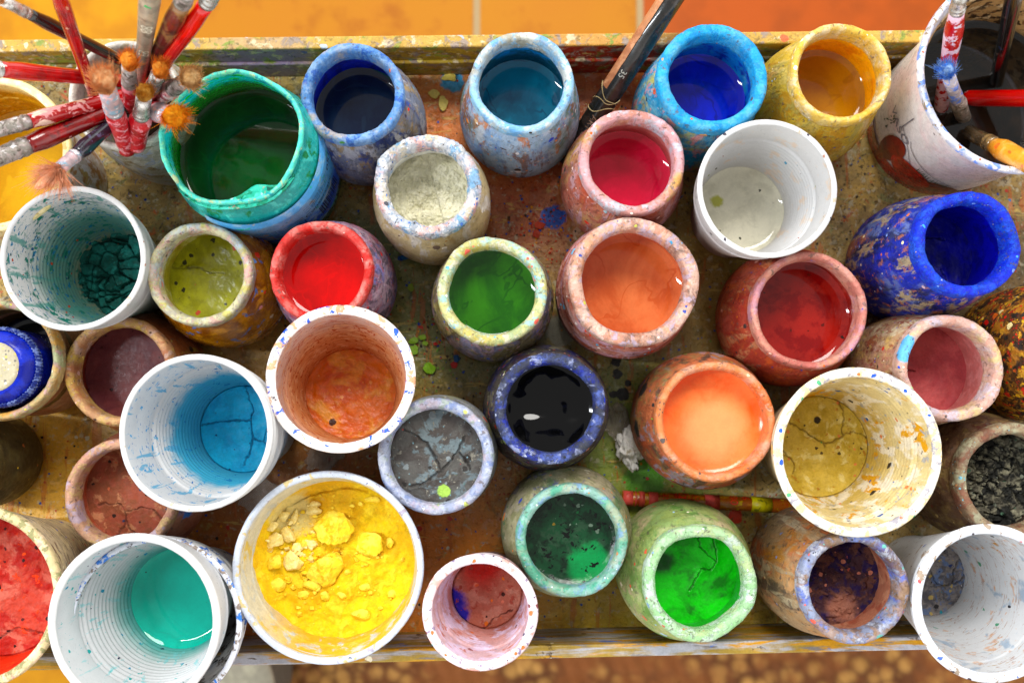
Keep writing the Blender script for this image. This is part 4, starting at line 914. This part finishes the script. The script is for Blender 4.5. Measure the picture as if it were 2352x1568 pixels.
brush('bright red brush with silver ferrule leaning to the top, right of the brown one', (505, -36, .185), (336, 208, .098), .16, 38, 36, 26, lacquer('#d80c14', [('n', '#b80810', 12, .56, .06)]), silver, peach, seed=5)
brush('glossy red brush lying level across the left edge of the photo', (-20, 158, .15), (216, 180, .105), .08, 36, 38, 31, lacquer('#b80408', [('n', '#980408', 10, .55, .06)]), silver, peach, seed=6, ext=.02)
brush('red brush with large worn pink-white patches, left of the jar', (-40, 308, .14), (240, 232, .103), .36, 34, 35, 32, lacquer('#a00410', [('n', '#dca0a0', 12, .50, .015, (1, 1, 1)), ('n', '#e0c0b0', 9, .6, .015)], .15), dull, peach, seed=7, ext=.015)
brush('thick dark red brush just below the worn red and white one', (-55, 382, .135), (250, 258, .1), .37, 42, 45, 36, lacquer('#780810', [('n', '#980c18', 10, .55, .06), ('n', '#400810', 12, .56, .06), ('d', ['#e0a8a8'], 5, .3, .12)], .22), dull, peach, seed=8, ext=.015)
brush('short black brush with splayed pinkish bristles over the teal flake cup', (136, 388, .125), (254, 288, .1), .32, 30, 36, 26, lacquer('#1c1a28', [('n', '#50506c', 6, .58, .03), ('n', '#0c0810', 8, .55, .05)]), pinkf, hair('#f8c8a8', '#f4b890'), hl=.019, flare=4.2, seed=9, n=330, ext=.015, droop=.2, thick=.00013)
rp = lambda: mat('worn_red_handle', '#c02c38', [('n', '#e09098', 6, .54, .03), ('n', '#a01420', 8, .56, .05), ('n', '#d8a8b0', 5, .62, .03)], rough=.4, bump=.3, coat=.3)
# bristles pointing up at the camera
brush('large round peach-haired brush pointing up out of the jar', (245, 202, .150), (285, 322, .092), .42, 42, 42, 40, rp(), pinkf, peach, hl=.017, flare=1.0, seed=10, n=650, ext=.012)
brush('small orange-haired brush pointing up beside the grey handle', (296, 152, .140), (300, 250, .092), .40, 34, 34, 30, rp(), dull, orange, hl=.012, flare=.7, seed=11, n=420, ext=.01)
brush('small orange-haired brush pointing up beside the bright red handle', (364, 168, .138), (338, 232, .095), .55, 33, 32, 26, rp(), silver, orange, hl=.012, flare=.7, seed=12, n=420, ext=.01)
brush('stubby yellow-haired brush with shiny ferrule, lowest in the jar', (331, 222, .132), (316, 318, .092), .45, 36, 46, 42, rp(), silver, hair('#d89838', '#e8b860'), hl=.010, flare=.5, seed=13, n=380, ext=.008)
brush('pale beige-haired brush pointing right towards the green bottle', (428, 184, .140), (368, 224, .098), .5, 36, 40, 36, mat('whitewashed_handle', '#c89c98', [('n', '#e0d0cc', 6, .52, .04), ('n', '#a05060', 6, .58, .03)], rough=.4, bump=.3), dull, beige, hl=.015, flare=.95, seed=14, n=560, ext=.005)
brush('vivid orange-haired brush hanging over the rim of the green bottle', (393, 264, .134), (352, 256, .098), .7, 44, 46, 40, rp(), pinkf, vivid, hl=.014, flare=1.15, seed=15, n=700, ext=.002)

G2 = 'paintbrushes in the printed tub'
brush('red and white chipped brush with silver ferrule in the printed tub', (2206, -20, .150), (2163, 236, .058), .16, 34, 38, 34, mat('chipped_red_handle', '#b01420', [('n', '#dcb8c8', 9, .51, .015), ('n', '#d0c8d8', 7, .6, .02)], rough=.3, bump=.2, coat=.4), silver, peach, seed=20, grp=G2, ext=.02)
brush('brush with blue bristles standing in the printed tub', (2178, 172, .112), (2210, 262, .058), .62, 30, 36, 34, dull, mat('bluish_ferrule', '#a8a0a8', [('n', '#6c90e0', 4, .54, .04), ('n', '#c8c0c4', 4, .56, .04)], rough=.35, bump=.4, metal=.3), bl, hl=.012, flare=1.0, seed=21, n=520, grp=G2, ext=.01)
brush('black brush dipping into the dark water of the printed tub', (2338, -50, .150), (2290, 180, .058), .04, 34, 34, 32, lacquer('#0a0a0c', [('n', '#4c4038', 6, .66, .03), ('n', '#3c78c0', 5, .70, .02)]), silver, peach, seed=22, grp=G2, ext=.02)
brush('thick glossy red brush lying across the water in the printed tub', (2480, 226, .10), (2240, 226, .056), .10, 38, 42, 38, lacquer('#a80408', [('d', ['#e89070'], 6, .3, .3)]), silver, peach, seed=23, grp=G2, ext=.005)
brush('brush with yellow handle and clear sleeve resting on the printed tub rim', (2226, 304, .057), (2400, 395, .118), .36, 34, 46, 46, mat('yellow_handle', '#dc9c40', [('n', '#e8b468', 10, .52, .06), ('d', ['#f08040'], 5, .5, .3)], rough=.3, bump=.15, coat=.6),
      mat('clear_sleeve', '#5c4c38', [('n', '#8c7450', 8, .58, .05)], rough=.12, bump=.1, coat=1, alpha=.8), None, seed=24, grp=G2, ext=.02)

# black wooden brush handle leaning on the rail
A = P(1300, 372, .008); B = P(1476, 100, .0545)
d = (B-A).normalized(); B2 = A+(B-A)*1.75
hh = empty('brush_handle', A, 'black wooden brush handle with bare brown strip leaning over the back rail', 'brush handle')
r0 = M(52, .04)/2; Bl = B2-A
tube('handle', Vector((0, 0, 0)), Bl, [(0, r0*1.0), (.02, r0*1.05), (.3, r0*1.06), (.6, r0*1.02), (1, r0*1.0)], lacquer('#14110f', [('n', '#2c2420', 10, .56, .05), ('n', '#101414', 12, .56, .06)], .32), hh)
def strip(t0, t1, a0, a1, r, m, name, nseg=24, jag=0):
    up = Vector((0, 0, 1)); up = (up-d*up.dot(d)).normalized(); sd_ = d.cross(up); V = []; F = []
    for i in range(nseg+1):
        t = t0+(t1-t0)*i/nseg
        for j in range(7):
            a = math.radians(a0+(a1-a0)*j/6+(jag*mn.noise(Vector((i*.7, j, 3))) if j in (0, 6) else 0)); V.append(Bl*t+(up*math.cos(a)+sd_*math.sin(a))*r)
    for i in range(nseg):
        for j in range(6): q = i*7+j; F.append((q, q+7, q+8, q+1))
    return link(name, V, F, m, hh)
strip(.36, .99, -84, -22, r0*1.06+.0002, mat('bare_wood', '#a87858', [('n', '#946448', 8, .52, .06, (1, 1, .3)), ('n', '#b88c6c', 6, .58, .05)], rough=.5, bump=.2), 'bare_wood', jag=3)
strip(.26, .37, -170, 178, r0*1.10, mat('dark_tape', '#1c1814', [('n', '#2c2620', 5, .53, .05)], rough=.25, bump=.5, coat=.4, alpha=.94), 'tape')
tm = mat('worn_gold_lettering', '#806858', rough=.5, bump=0)
handletext('ART CRA', .0052, .245, A, B2, r0*1.08, .0004, hh, tm)
handletext('35', .0050, .46, A, B2, r0*1.06, .0004, hh, mat('pale_mark', '#a8a8a0', rough=.6, bump=0))
# loose wire curls on the tape
def wire(pts, r, m, name, parent=None, seg=6):
    V = []; F = []
    n = len(pts)
    for i, p in enumerate(pts):
        dd = (pts[min(n-1, i+1)]-pts[max(0, i-1)]); u, w = frame_from(dd)
        for k in range(seg):
            a = 2*PI*k/seg; V.append(p+u*(r*math.cos(a))+w*(r*math.sin(a)))
    for i in range(n-1):
        for k in range(seg):
            k2 = (k+1) % seg; F.append((i*seg+k, i*seg+k2, (i+1)*seg+k2, (i+1)*seg+k))
    return link(name, V, F, m, parent)
up = Vector((0, 0, 1)); up = (up-d*up.dot(d)).normalized(); sdv = d.cross(up)
wm = mat('dry_glue_thread', '#b0a078', rough=.5, bump=0)
for k, (t0, sgn) in enumerate(((.29, 1), (.31, -1), (.25, 1))):
    pts = []
    for i in range(26):
        u = i/25; a = sgn*(-1.1+2.2*u); tt = t0+.05*u+.012*math.sin(u*7+k)
        pts.append(Bl*tt+(up*math.cos(a)+sdv*math.sin(a))*(r0*1.1+.0007+.0008*math.sin(u*9)))
    wire(pts, .00022, wm, 'thread', next(c for c in hh.children if c.name.startswith('tape')))

# painted stick lying between the jars
A = P(1428, 1143, .0055); B = P(1900, 1166, .0055); r = M(33, .005)/2; d2 = B-A
st = empty('painted_stick', A, 'orange-brown stick with pink bands lying on the tray under the ochre cup', 'stick')
tube('shaft', Vector((0, 0, 0)), d2, [(0, r*.96), (.01, r), (.99, r), (1, r*.95)], mat('stick_paint', '#94541c', [('n', '#b07c10', 8, .53, .05, (.4, 1, 1)), ('n', '#a03c1c', 7, .56, .05), ('n', '#b8a010', 5, .63, .03), ('n', '#4c2c14', 4, .64, .03)], rough=.3, bump=.2, coat=.4), st, 32)
pkm = mat('pink_band', '#d8645c', [('n', '#b05040', 6, .55, .05)], rough=.4, bump=.2); ylm = mat('yellow_band', '#b8a80c', [('n', '#c8bc18', 5, .53, .05), ('n', '#6c6c18', 5, .6, .04)], rough=.4, bump=.2)
for t0, t1, m in ((.004, .052, pkm), (.062, .068, pkm), (.082, .108, pkm), (.128, .172, pkm), (.40, .47, pkm), (.626, .725, ylm)):
    tube('painted_band', d2*t0, d2*t1, [(0, r+.00025), (1, r+.00025)], m, st, 32)
rl = mat('red_lettering', '#d84830', rough=.4, bump=0)
A2, B3 = A+Vector((0, 0, 0)), B
def crosstext(s, size, pt):
    dn_ = d2.normalized(); c = A+d2*pt; upv = Vector((0, 0, 1)); side = dn_.cross(upv); V = []; F = []
    for P2 in textpolys(s, size):
        b = len(V)
        for x, y in P2:
            a = (x-size*.9)/r; V.append(c+dn_*y+(upv*math.cos(a)+side*math.sin(a))*(r+.0004)-st.location)
        F.append(tuple(range(b, len(V))))
    link('lettering', V, F, rl, next(c for c in st.children if c.name.startswith('shaft')), smooth=False)
crosstext('35', .005, .195); crosstext('@', .009, .27); crosstext('OEE', .0042, .35); crosstext('80', .0065, .52); crosstext('6', .006, .58)

# crumpled tissue and plastic scraps
bm = bmesh.new(); bmesh.ops.create_icosphere(bm, subdivisions=5, radius=1)
for q in bm.verts:
    c = q.co.copy(); n = mn.noise(c*2.1+Vector((3, 1, 2))); n2 = abs(mn.noise(c*3.4)); n3 = abs(mn.noise(c*7))
    s = 1+.45*n-.5*n2+.18*n3
    q.co = Vector((c.x*.0078*s+.0014*n, c.y*.0120*s, c.z*.0075*s))
V = [q.co.copy() for q in bm.verts]; F = [tuple(q.index for q in f.verts) for f in bm.faces]; bm.free()
o = link('crumpled_tissue', V, F, mat('tissue', '#ece8e2', [('d', ['#302c28', '#1c1a18'], 5, .3, .2), ('n', '#c8bca8', 8, .6, .05)], rough=.8, bump=.3, transl=.15))
p = P(1447, 1028, .008); o.location = (p.x, p.y, .0085); o.rotation_euler = (0, 0, .15); tag(o, 'crumpled white tissue lying between the black ink jar and the orange jar', 'tissue')
def scrap(label, px, py, sx, sy, seed, rotz, z=.003):
    V = []; F = []; n = 26
    for i in range(n):
        for j in range(n):
            u, w = i/(n-1)-.5, j/(n-1)-.5
            k = Vector((u*4+seed, w*4, seed*1.7)); e = 1+.35*mn.noise(Vector((math.atan2(w, u)*1.5+seed, 0, 0)))
            V.append((u*sx*e, w*sy*e, .0016+.004*abs(mn.noise(k*1.4))+.0015*abs(mn.noise(k*3.5))))
    for i in range(n-1):
        for j in range(n-1):
            if (i-n/2)**2+(j-n/2)**2 < (n*.5)**2*(1+.3*mn.noise(Vector((i*.3, j*.3, seed)))): q = i*n+j; F.append((q, q+n, q+n+1, q+1))
    o = link('plastic_scrap', V, F, mat('thin_plastic', '#a89c90', rough=.2, bump=.5, alpha=.35, coat=.5)); p = P(px, py, z); o.location = (p.x, p.y, z-.0015); o.rotation_euler = (0, 0, rotz)
    sm = o.modifiers.new('thickness', 'SOLIDIFY'); sm.thickness = .0003
    return tag(o, label, 'plastic scrap', 'scraps of clear plastic on the tray')
scrap('crinkled clear plastic scrap sticking out below the orange cup', 745, 1050, .024, .016, 3, .4)
scrap('clear plastic scrap beside the crumpled tissue', 1415, 972, .016, .024, 8, .2)
scrap('faint clear plastic scrap between the blue cup and the yellow tub', 592, 1135, .022, .026, 12, .7)

# dried flakes on the tray
fl = [(952, 782, 12, 8, '#7c9c30', 'green flake nearest the orange cup'), (970, 775, 9, 6, '#84a438', 'curled green flake beside another one'), (951, 803, 11, 12, '#7c9c30', 'larger green flake below the curled one'), (977, 788, 6, 5, '#88a83c', 'tiny round green flake'),
 (985, 845, 13, 15, '#84b020', 'bright lime green flake above the grey cracked jar'), (931, 590, 10, 6, '#2c6c9c', 'blue chip at the foot of the cream powder jar'), (920, 594, 6, 6, '#1c4c8c', 'dark blue chip at the foot of the cream powder jar'),
 (1048, 823, 7, 8, '#2c5c8c', 'small blue chip left of the black ink jar'), (1044, 838, 8, 7, '#c84c48', 'coral red chip above the grey cracked jar'), (1000, 800-10, 5, 4, '#c04038', 'tiny red chip between green flakes'),
 (998, 217, 14, 10, '#d8c878', 'cream paint drip flake beside the azure jar'), (1018, 238, 12, 16, '#d8c878', 'longer cream paint flake below another one'), (1032, 178, 18, 10, '#c8b860', 'flat mustard flake near the back rail'),
 (944, 660, 7, 9, '#8ca040', 'olive green chip left of the moss green jar'), (1240, 518, 12, 9, '#a8401c', 'rusty red crumb cluster chip above the moss green jar'), (1232, 538, 10, 9, '#983818', 'second rusty chip above the moss green jar')]
for px, py, a, b, c, lab in fl:
    p = P(px, py, .001); V = []; n = 18; ra, rb_ = M(a, 0), M(b, 0); sd_ = px*.37
    for lay in (0, 1):
        for k in range(n):
            t = 2*PI*k/n; q = 1+.45*mn.noise(Vector((math.cos(t)*1.4+sd_, math.sin(t)*1.4, sd_)))
            V.append((ra*q*math.cos(t), rb_*q*math.sin(t), lay*.0008+.0008*abs(math.cos(t+sd_))))
    F = [tuple(range(n, 2*n)), tuple(reversed(range(n)))]+[(k, (k+1) % n, n+(k+1) % n, n+k) for k in range(n)]
    o = link('paint_flake', V, F, mat('flake_paint', c, [('n', c, 5, .5, .1)], rough=.6, bump=.4), smooth=False); o.location = (p.x, p.y, .0006)
    tag(o, lab, 'flake', 'dried paint flakes on the tray')
V = []; F = []; mi = []
cms = [mat('crumb_paint', c, rough=.8, bump=.3) for c in ('#b8482c', '#3c5ca8', '#c8b878', '#4c3c2c', '#d89838', '#7c9c50', '#c8c0b8')]
for i in range(620):
    if i < 150: px, py = rnd.gauss(1250, 45), rnd.gauss(520, 45); cc = rnd.choice((0, 0, 0, 4, 3, 1))
    elif i < 300: px, py = rnd.gauss(1000, 60), rnd.gauss(800, 90); cc = rnd.choice((5, 5, 0, 3, 1))
    else: px, py = rnd.uniform(60, 2300), rnd.uniform(180, 1430); cc = rnd.randrange(7)
    p = P(px, py, .001); s = rnd.uniform(.0003, .0011); f0 = len(F)
    add_rock(V, F, (p.x, p.y, .0004), (s, s, s*.7), rnd, 0, .7); mi += [cc]*(len(F)-f0)
tag(link('paint_crumbs', V, F, cms, mi=mi, smooth=False), 'tiny multicoloured paint crumbs littering the tray floor', 'crumbs', kind='stuff')

# ------------------------------------------------------------------ tray
HR = .042
def tl(x): return 91-.0106*x          # outer edge of the back rail in frame pixels (rail top)
def bl_(x): return 1541-.0232*x       # outer edge of the front rail
X0, X1 = -700, 3050
A_, B_ = P(X0, tl(X0), HR), P(X1, tl(X1), HR); C_, D_ = P(X1, bl_(X1), HR), P(X0, bl_(X0), HR)
tr = empty('wooden_tray', (0, 0, 0), 'paint-stained wooden tray with low rails holding all the jars', 'tray')
pc = lambda px, py: tuple(P(px, py, 0))
stains_and_shade = [('#8c5010', 760, 1290, .10, .5, .5), ('#8c5c10', 1130, 1420, .05, .6, .5), ('#7c6c14', 1500, 1440, .07, .6, .5), ('#4c5c20', 1480, 1080, .05, .8, .4), ('#3c4424', 960, 700, .07, .8, .5),
    ('#8c6c10', 90, 1050, .05, .6, .5), ('#7c3c1c', 1380, 230, .055, .8, .5), ('#8c5020', 1010, 330, .04, .8, .4), ('#5c4a1c', 1700, 700, .05, .7, .5), ('#6c3420', 1230, 480, .035, .8, .4), ('#4c3420', 640, 1100, .05, .6, .5), ('#6c5424', 560, 850, .05, .7, .4), ('#2c2018', 2250, 760, .08, .5, .5)]  # last, near-black entry is shadow at the right painted into the tray colour
SP = [('s', lift(c, 1.55), pc(px, py), r*1.05, am, .5, .72) for (c, px, py, r, am, so) in stains_and_shade]
TL = [('n', lift('#7c6838', 1.6), 30, .55, .08, (1, 1, 1), .6), ('n', lift('#4c4830', 1.6), 22, .56, .07, (1, 1, 1), .6), ('n', lift('#6c7450', 1.3), 12, .60, .05, (1, 1, 1), .7), ('n', lift('#a85830', 1.2), 8, .63, .04, (1, 1, 1), .7),
    ('n', lift('#c0a868', 1.15), 4.5, .67, .02), ('n', lift('#283c60', 1.5), 4.5, .68, .02), ('n', lift('#8c8878', 1.4), 8, .60, .04, (1, 1, 1), .7), ('n', lift('#201a14', 1.6), 4, .61, .04, (1, 1, 1), .8), ('n', lift('#3c3420', 1.3), 2, .60, .05, (1, 1, 1), .6),
    *SP, ('n', lift('#3c3420', 1.3), 9, .62, .05, (1, 1, 1), .45), ('n', lift('#8c8878', 1.35), 5, .62, .05, (1, 1, 1), .6), ('n', lift('#c0a868', 1.0), 6, .64, .04, (1, 1, 1), .6), ('n', lift('#8c5020', 1.3), 16, .60, .03, (3, .5, 1), .6), ('n', lift('#c0a868', 1.1), 14, .64, .02, (.5, 2.5, 1), .6)]
for (c, px, py, r) in (('#4888a8', 1040, 185, .007), ('#c84c20', 1690, 1185, .0042), ('#c84c30', 1895, 240, .004), ('#1c1814', 1415, 830, .003), ('#1c1814', 1418, 858, .003), ('#1c1814', 1430, 905, .004), ('#5c8c30', 1480, 1100, .012), ('#3858a0', 1270, 500, .008), ('#1c1814', 1442, 880, .002), ('#1c1814', 1408, 905, .0022), ('#8c8878', 1290, 760, .01)):
    TL.append(('s', lift(c, 1.1), pc(px, py), r, .7))
TL += [('d', ['#c04838', '#4878a0', '#b0a878', '#80a048', '#1c1814', '#c8c0a8'], 6, .3, .22), ('d', ['#c0a860', '#3858a0', '#b05830', '#14100c', '#78905c', '#a8a8a0', '#241c14'], 2.4, .36, .35)]
fb = mat('tray_paint', lift('#5a4e34', 1.85), TL, rough=.38, bump=.8, bscale=300, coat=.15)
def prism(name, q, z0, z1, m, parent, nseg=1):
    V = [(p.x, p.y, z) for z in (z0, z1) for p in q]
    F = [(3, 2, 1, 0), (4, 5, 6, 7), (0, 1, 5, 4), (1, 2, 6, 5), (2, 3, 7, 6), (3, 0, 4, 7)]
    o = link(name, V, F, m, parent, smooth=False)
    bv = o.modifiers.new('bevel', 'BEVEL'); bv.width = .0009; bv.segments = 2
    return o
def inset(a, b, d_):                     # shift the line a-b to its inner side
    n = (b-a).normalized(); n = Vector((n.y, -n.x, 0)); return a+n*d_, b+n*d_
W = .0072
a1, b1 = inset(A_, B_, W); d1, c1 = D_+(C_-D_)*0, C_
n = (C_-D_).normalized(); up_ = Vector((-n.y, n.x, 0)); d1, c1 = D_+up_*W, C_+up_*W
link('floor_board', [(A_.x, A_.y, 0), (B_.x, B_.y, 0), (C_.x, C_.y, 0), (D_.x, D_.y, 0), (A_.x, A_.y, -.012), (B_.x, B_.y, -.012), (C_.x, C_.y, -.012), (D_.x, D_.y, -.012)], [(3, 2, 1, 0), (4, 5, 6, 7), (0, 1, 5, 4), (1, 2, 6, 5), (2, 3, 7, 6), (3, 0, 4, 7)], fb, tr, smooth=False)
pr = lambda px: tuple(P(px, tl(px)+30, .03))
rail_t = mat('back_rail_paint', '#a88838', [('n', '#a89030', 18, .52, .05, (.4, 1, 1)), ('n', '#7c6430', 12, .56, .05), ('n', '#8c9840', 12, .6, .03, (.5, 1, 1)), ('s', '#a83c1c', pr(1420), .05, .7, .3), ('s', '#8c7890', pr(600), .03, .8, .3), ('n', '#b8b0a0', 7, .64, .02), ('n', '#404858', 6, .66, .02), ('n', '#c8b070', 6, .65, .02), ('Z', '#b89850', HR-.0015, .0006, .001, 8, .75), ('n', '#8c7c70', 9, .58, .05), ('n', '#c8b898', 7, .60, .04), ('n', '#7c8840', 14, .62, .04), ('n', '#5c4c30', 4, .60, .05, (1, 1, 1), .6), ('d', ['#d8c880', '#a8b0b8', '#c06c48', '#586898', '#d8ccA0', '#7c9c70', '#d0a8a0'], 6, .45, .2)], rough=.5, bump=.5)
prism('rail', [A_, B_, b1, a1], .0005, HR, rail_t, tr)
# inner ledge of the back rail
a2, b2 = inset(a1, b1, .0022)
prism('rail_moulding', [a1, b1, b2, a2], .0006, .022, rail_t, tr)
rail_b = mat('front_rail_paint', '#9c8440', [('n', '#a8a8b0', 20, .5, .05, (.25, 2, 2)), ('n', '#c09020', 14, .56, .04, (.25, 2, 2)), ('n', '#7c7470', 9, .6, .04, (.3, 2, 2)), ('n', '#5c7cc0', 8, .66, .02, (.4, 1, 1)), ('n', '#4c3c24', 8, .64, .03, (.4, 1, 1)), ('d', ['#403430', '#e8e0c8'], 6, .3, .25)], rough=.45, bump=.35)
prism('rail', [d1, c1, C_, D_], .0005, HR, rail_b, tr)
prism('rail', [A_, a1, d1, D_] if False else [A_+Vector((-.007, 0, 0)), A_, D_, D_+Vector((-.007, 0, 0))], .0, HR, rail_b, tr)
prism('rail', [B_, B_+Vector((.007, 0, 0)), C_+Vector((.007, 0, 0)), C_], .0, HR, rail_b, tr)
# trolley legs
lm_ = mat('leg_wood', '#8c6c40', [('n', '#6c5030', 12, .5, .06, (1, 1, .2))], rough=.6)
ZF = -.62
for cpt in (A_, B_, C_, D_):
    sx = .02 if cpt.x < 0 else -.02; sy = .02 if cpt.y < 0 else -.02
    c = Vector((cpt.x+sx, cpt.y+sy, 0))
    prism('leg', [c+Vector((-.015, .015, 0)), c+Vector((.015, .015, 0)), c+Vector((.015, -.015, 0)), c+Vector((-.015, -.015, 0))], ZF, -.0125, lm_, tr)

# ------------------------------------------------------------------ room floor
N = NT('terracotta_tiles')
tc = N.n('ShaderNodeTexCoord'); j0 = P(1095, 40, ZF); j1 = P(1470, 40, ZF); ts = j1.x-j0.x
yj = P(1095, -130, ZF).y
v_ = N.vmath('SUBTRACT', tc.outputs['Object'], (j0.x, yj, 0)); v_ = N.vmath('MULTIPLY', v_, (1/(3*ts), 1/(2*ts), 1))
wn = N.n('ShaderNodeTexWhiteNoise', noise_dimensions='2D')
fl_ = N.n('ShaderNodeVectorMath', operation='FLOOR'); N.l(v_, fl_.inputs[0]); N.l(fl_.outputs[0], wn.inputs['Vector'])
fr = N.n('ShaderNodeVectorMath', operation='FRACTION'); N.l(v_, fr.inputs[0])
sp = N.n('ShaderNodeSeparateXYZ'); N.l(fr.outputs[0], sp.inputs[0])
def edge(c): return N.math('MINIMUM', c, N.math('SUBTRACT', 1.0, c))
ex = N.math('MULTIPLY', N.math('MINIMUM', edge(sp.outputs[0]), N.math('ABSOLUTE', N.math('SUBTRACT', sp.outputs[0], 1/3))), 3.0)
ed = N.math('MINIMUM', ex, N.math('MULTIPLY', edge(sp.outputs[1]), 2.0))
gm = N.smooth(ed, .014, .028, 1, 0)
col = N.mix(wn.outputs['Value'], lin('#a87018'), lin('#b07c20'))
oc = tc.outputs['Object']
n1 = N.noise(oc, 6, 4, .6); col = N.mix(N.smooth(n1, .4, .65), col, lin('#ac7420'))
n2 = N.noise(oc, 22, 5, .6); col = N.mix(N.smooth(n2, .5, .72, 0, .7), col, lin('#945a10'))
spx = N.n('ShaderNodeSeparateXYZ'); N.l(oc, spx.inputs[0])
col = N.mix(N.math('LESS_THAN', j1.x, spx.outputs[0]), col, N.mix(N.smooth(n2, .35, .7), lin('#a45404'), lin('#944c06')))
col = N.mix(N.math('LESS_THAN', spx.outputs[0], j0.x-ts*2), col, N.mix(N.smooth(n2, .35, .7), lin('#c08c08'), lin('#ac7808')))
col = N.mix(gm, col, lin('#9c8868'))
b = N.n('ShaderNodeBsdfPrincipled'); N.l(col, b.inputs['Base Color']); b.inputs['Roughness'].default_value = .6; b.inputs['Specular IOR Level'].default_value = .2
bp = N.n('ShaderNodeBump'); bp.inputs['Distance'].default_value = .002; bp.inputs['Strength'].default_value = .5
N.l(N.math('SUBTRACT', N.math('MULTIPLY', n2, .3), gm), bp.inputs['Height']); N.l(bp.outputs[0], b.inputs['Normal'])
o_ = N.n('ShaderNodeOutputMaterial'); N.l(b.outputs[0], o_.inputs[0])
tag(link('floor', [(-3, -3, ZF), (3, -3, ZF), (3, 3, ZF), (-3, 3, ZF)], [(0, 1, 2, 3)], N.m, smooth=False), kind='structure')
# woven rug in front
r0_, r1_ = P(640, 1440, ZF+.006), P(2700, 1440, ZF+.006)
wr = NT('woven_rug'); tc = wr.n('ShaderNodeTexCoord'); vo = wr.n('ShaderNodeTexVoronoi'); vo.inputs['Scale'].default_value = 52; wr.l(tc.outputs['Object'], vo.inputs['Vector'])
nn = wr.noise(tc.outputs['Object'], 9, 4, .6)
c = wr.mix(wr.smooth(vo.outputs['Distance'], .15, .7), lin('#b08850'), lin('#5c3818')); c = wr.mix(wr.smooth(nn, .4, .6), c, lin('#805028'))
b = wr.n('ShaderNodeBsdfPrincipled'); wr.l(c, b.inputs['Base Color']); b.inputs['Roughness'].default_value = .9; o_ = wr.n('ShaderNodeOutputMaterial'); wr.l(b.outputs[0], o_.inputs[0])
nx, ny = 260, 90; xs = np.linspace(r0_.x, r1_.x, nx); ys = np.linspace(r0_.y, r0_.y-.42, ny)
XX, YY = np.meshgrid(xs, ys); ZZ = ZF+.006+np.abs(np.sin(XX*165+np.sin(YY*60)))*np.abs(np.sin(YY*165))*.006+fbm(XX*40, YY*40, 9)*.006
V = np.stack([XX.ravel(), YY.ravel(), ZZ.ravel()], 1).tolist(); F = [(i*nx+j, (i+1)*nx+j, (i+1)*nx+j+1, i*nx+j+1) for i in range(ny-1) for j in range(nx-1)]
o = link('woven_rug', V, F, wr.m); sm = o.modifiers.new('thickness', 'SOLIDIFY'); sm.thickness = .005
tag(o, 'brown knobbly woven rug on the tiled floor in front of the tray', 'rug')
# round grey pot on the floor, dark sheet under it stands in for the shadow there
p = P(500, 1590, ZF+.12)
pt = empty('floor_pot', (p.x, p.y, ZF), 'grey round lidded pot standing on the floor below the front rail', 'pot')
lathe('body', chaikin([(.0001, 0), (.05, 0), (.062, .02), (.064, .08), (.058, .11), (.056, .112)], 2), mat('grey_pot', '#504c44', rough=.6), pt, 64, step=.01)
lathe('lid', chaikin([(.060, .111), (.060, .116), (.05, .121), (.02, .124), (.0001, .124)], 2), mat('grey_lid', '#a09c88', [('n', '#8c8878', 20, .5, .1)], rough=.6), pt, 64, step=.006)
mq = P(430, 1500, ZF+.004); mq2 = P(640, 1500, ZF+.004)
o = prism('shade_sheet', [Vector((mq.x, mq.y+.06, 0)), Vector((mq2.x-.004, mq.y+.06, 0)), Vector((mq2.x-.004, mq.y-.4, 0)), Vector((mq.x, mq.y-.4, 0))], ZF+.001, ZF+.010, mat('shade_brown', '#1c1410', [('n', '#2c2018', 20, .5, .1)], rough=.9), None)
tag(o, 'dark brown sheet standing in for floor shadow under the grey pot', 'shade sheet')

# ------------------------------------------------------------------ light
w = bpy.data.worlds.new('World'); S.world = w; w.use_nodes = True; nt = w.node_tree; nt.nodes.clear()
bg = nt.nodes.new('ShaderNodeBackground'); ow = nt.nodes.new('ShaderNodeOutputWorld')
wtc = nt.nodes.new('ShaderNodeTexCoord'); wsp = nt.nodes.new('ShaderNodeSeparateXYZ'); wmr = nt.nodes.new('ShaderNodeMapRange'); wmr.interpolation_type = 'SMOOTHSTEP'
wmr.inputs['From Min'].default_value = .45; wmr.inputs['From Max'].default_value = .80; wmr.inputs['To Min'].default_value = 1.5; wmr.inputs['To Max'].default_value = .48
nt.links.new(wtc.outputs['Generated'], wsp.inputs[0]); nt.links.new(wsp.outputs[2], wmr.inputs['Value']); nt.links.new(wmr.outputs[0], bg.inputs[1])
bg.inputs[0].default_value = (.98, .97, .95, 1); nt.links.new(bg.outputs[0], ow.inputs[0])
def area(name, loc, tgt, sx, sy, power, col):
    l = bpy.data.lights.new(name, 'AREA'); l.shape = 'RECTANGLE'; l.size = sx; l.size_y = sy; l.energy = power; l.color = col
    o = bpy.data.objects.new(name, l); COL.objects.link(o); o.location = loc
    o.rotation_euler = (Vector(tgt)-Vector(loc)).to_track_quat('-Z', 'Y').to_euler(); return o
area('window_light', (.15, 1.42, 1.95), (0, 0, 0), 1.1, .7, 47, (1, .97, .92))
area('side_window_light', (-1.5, .1, 1.6), (0, 0, 0), .10, 1.3, 30, (.9, .95, 1))
S.view_settings.view_transform = 'Standard'; S.view_settings.look = 'None'; S.view_settings.gamma = 1; S.view_settings.use_curve_mapping = False
S.view_settings.exposure = 0.32
S.render.engine = 'CYCLES'
S.cycles.use_denoising = True
S.cycles.max_bounces = 8; S.cycles.diffuse_bounces = 4; S.cycles.transparent_max_bounces = 12
S.cycles.caustics_reflective = False; S.cycles.caustics_refractive = False
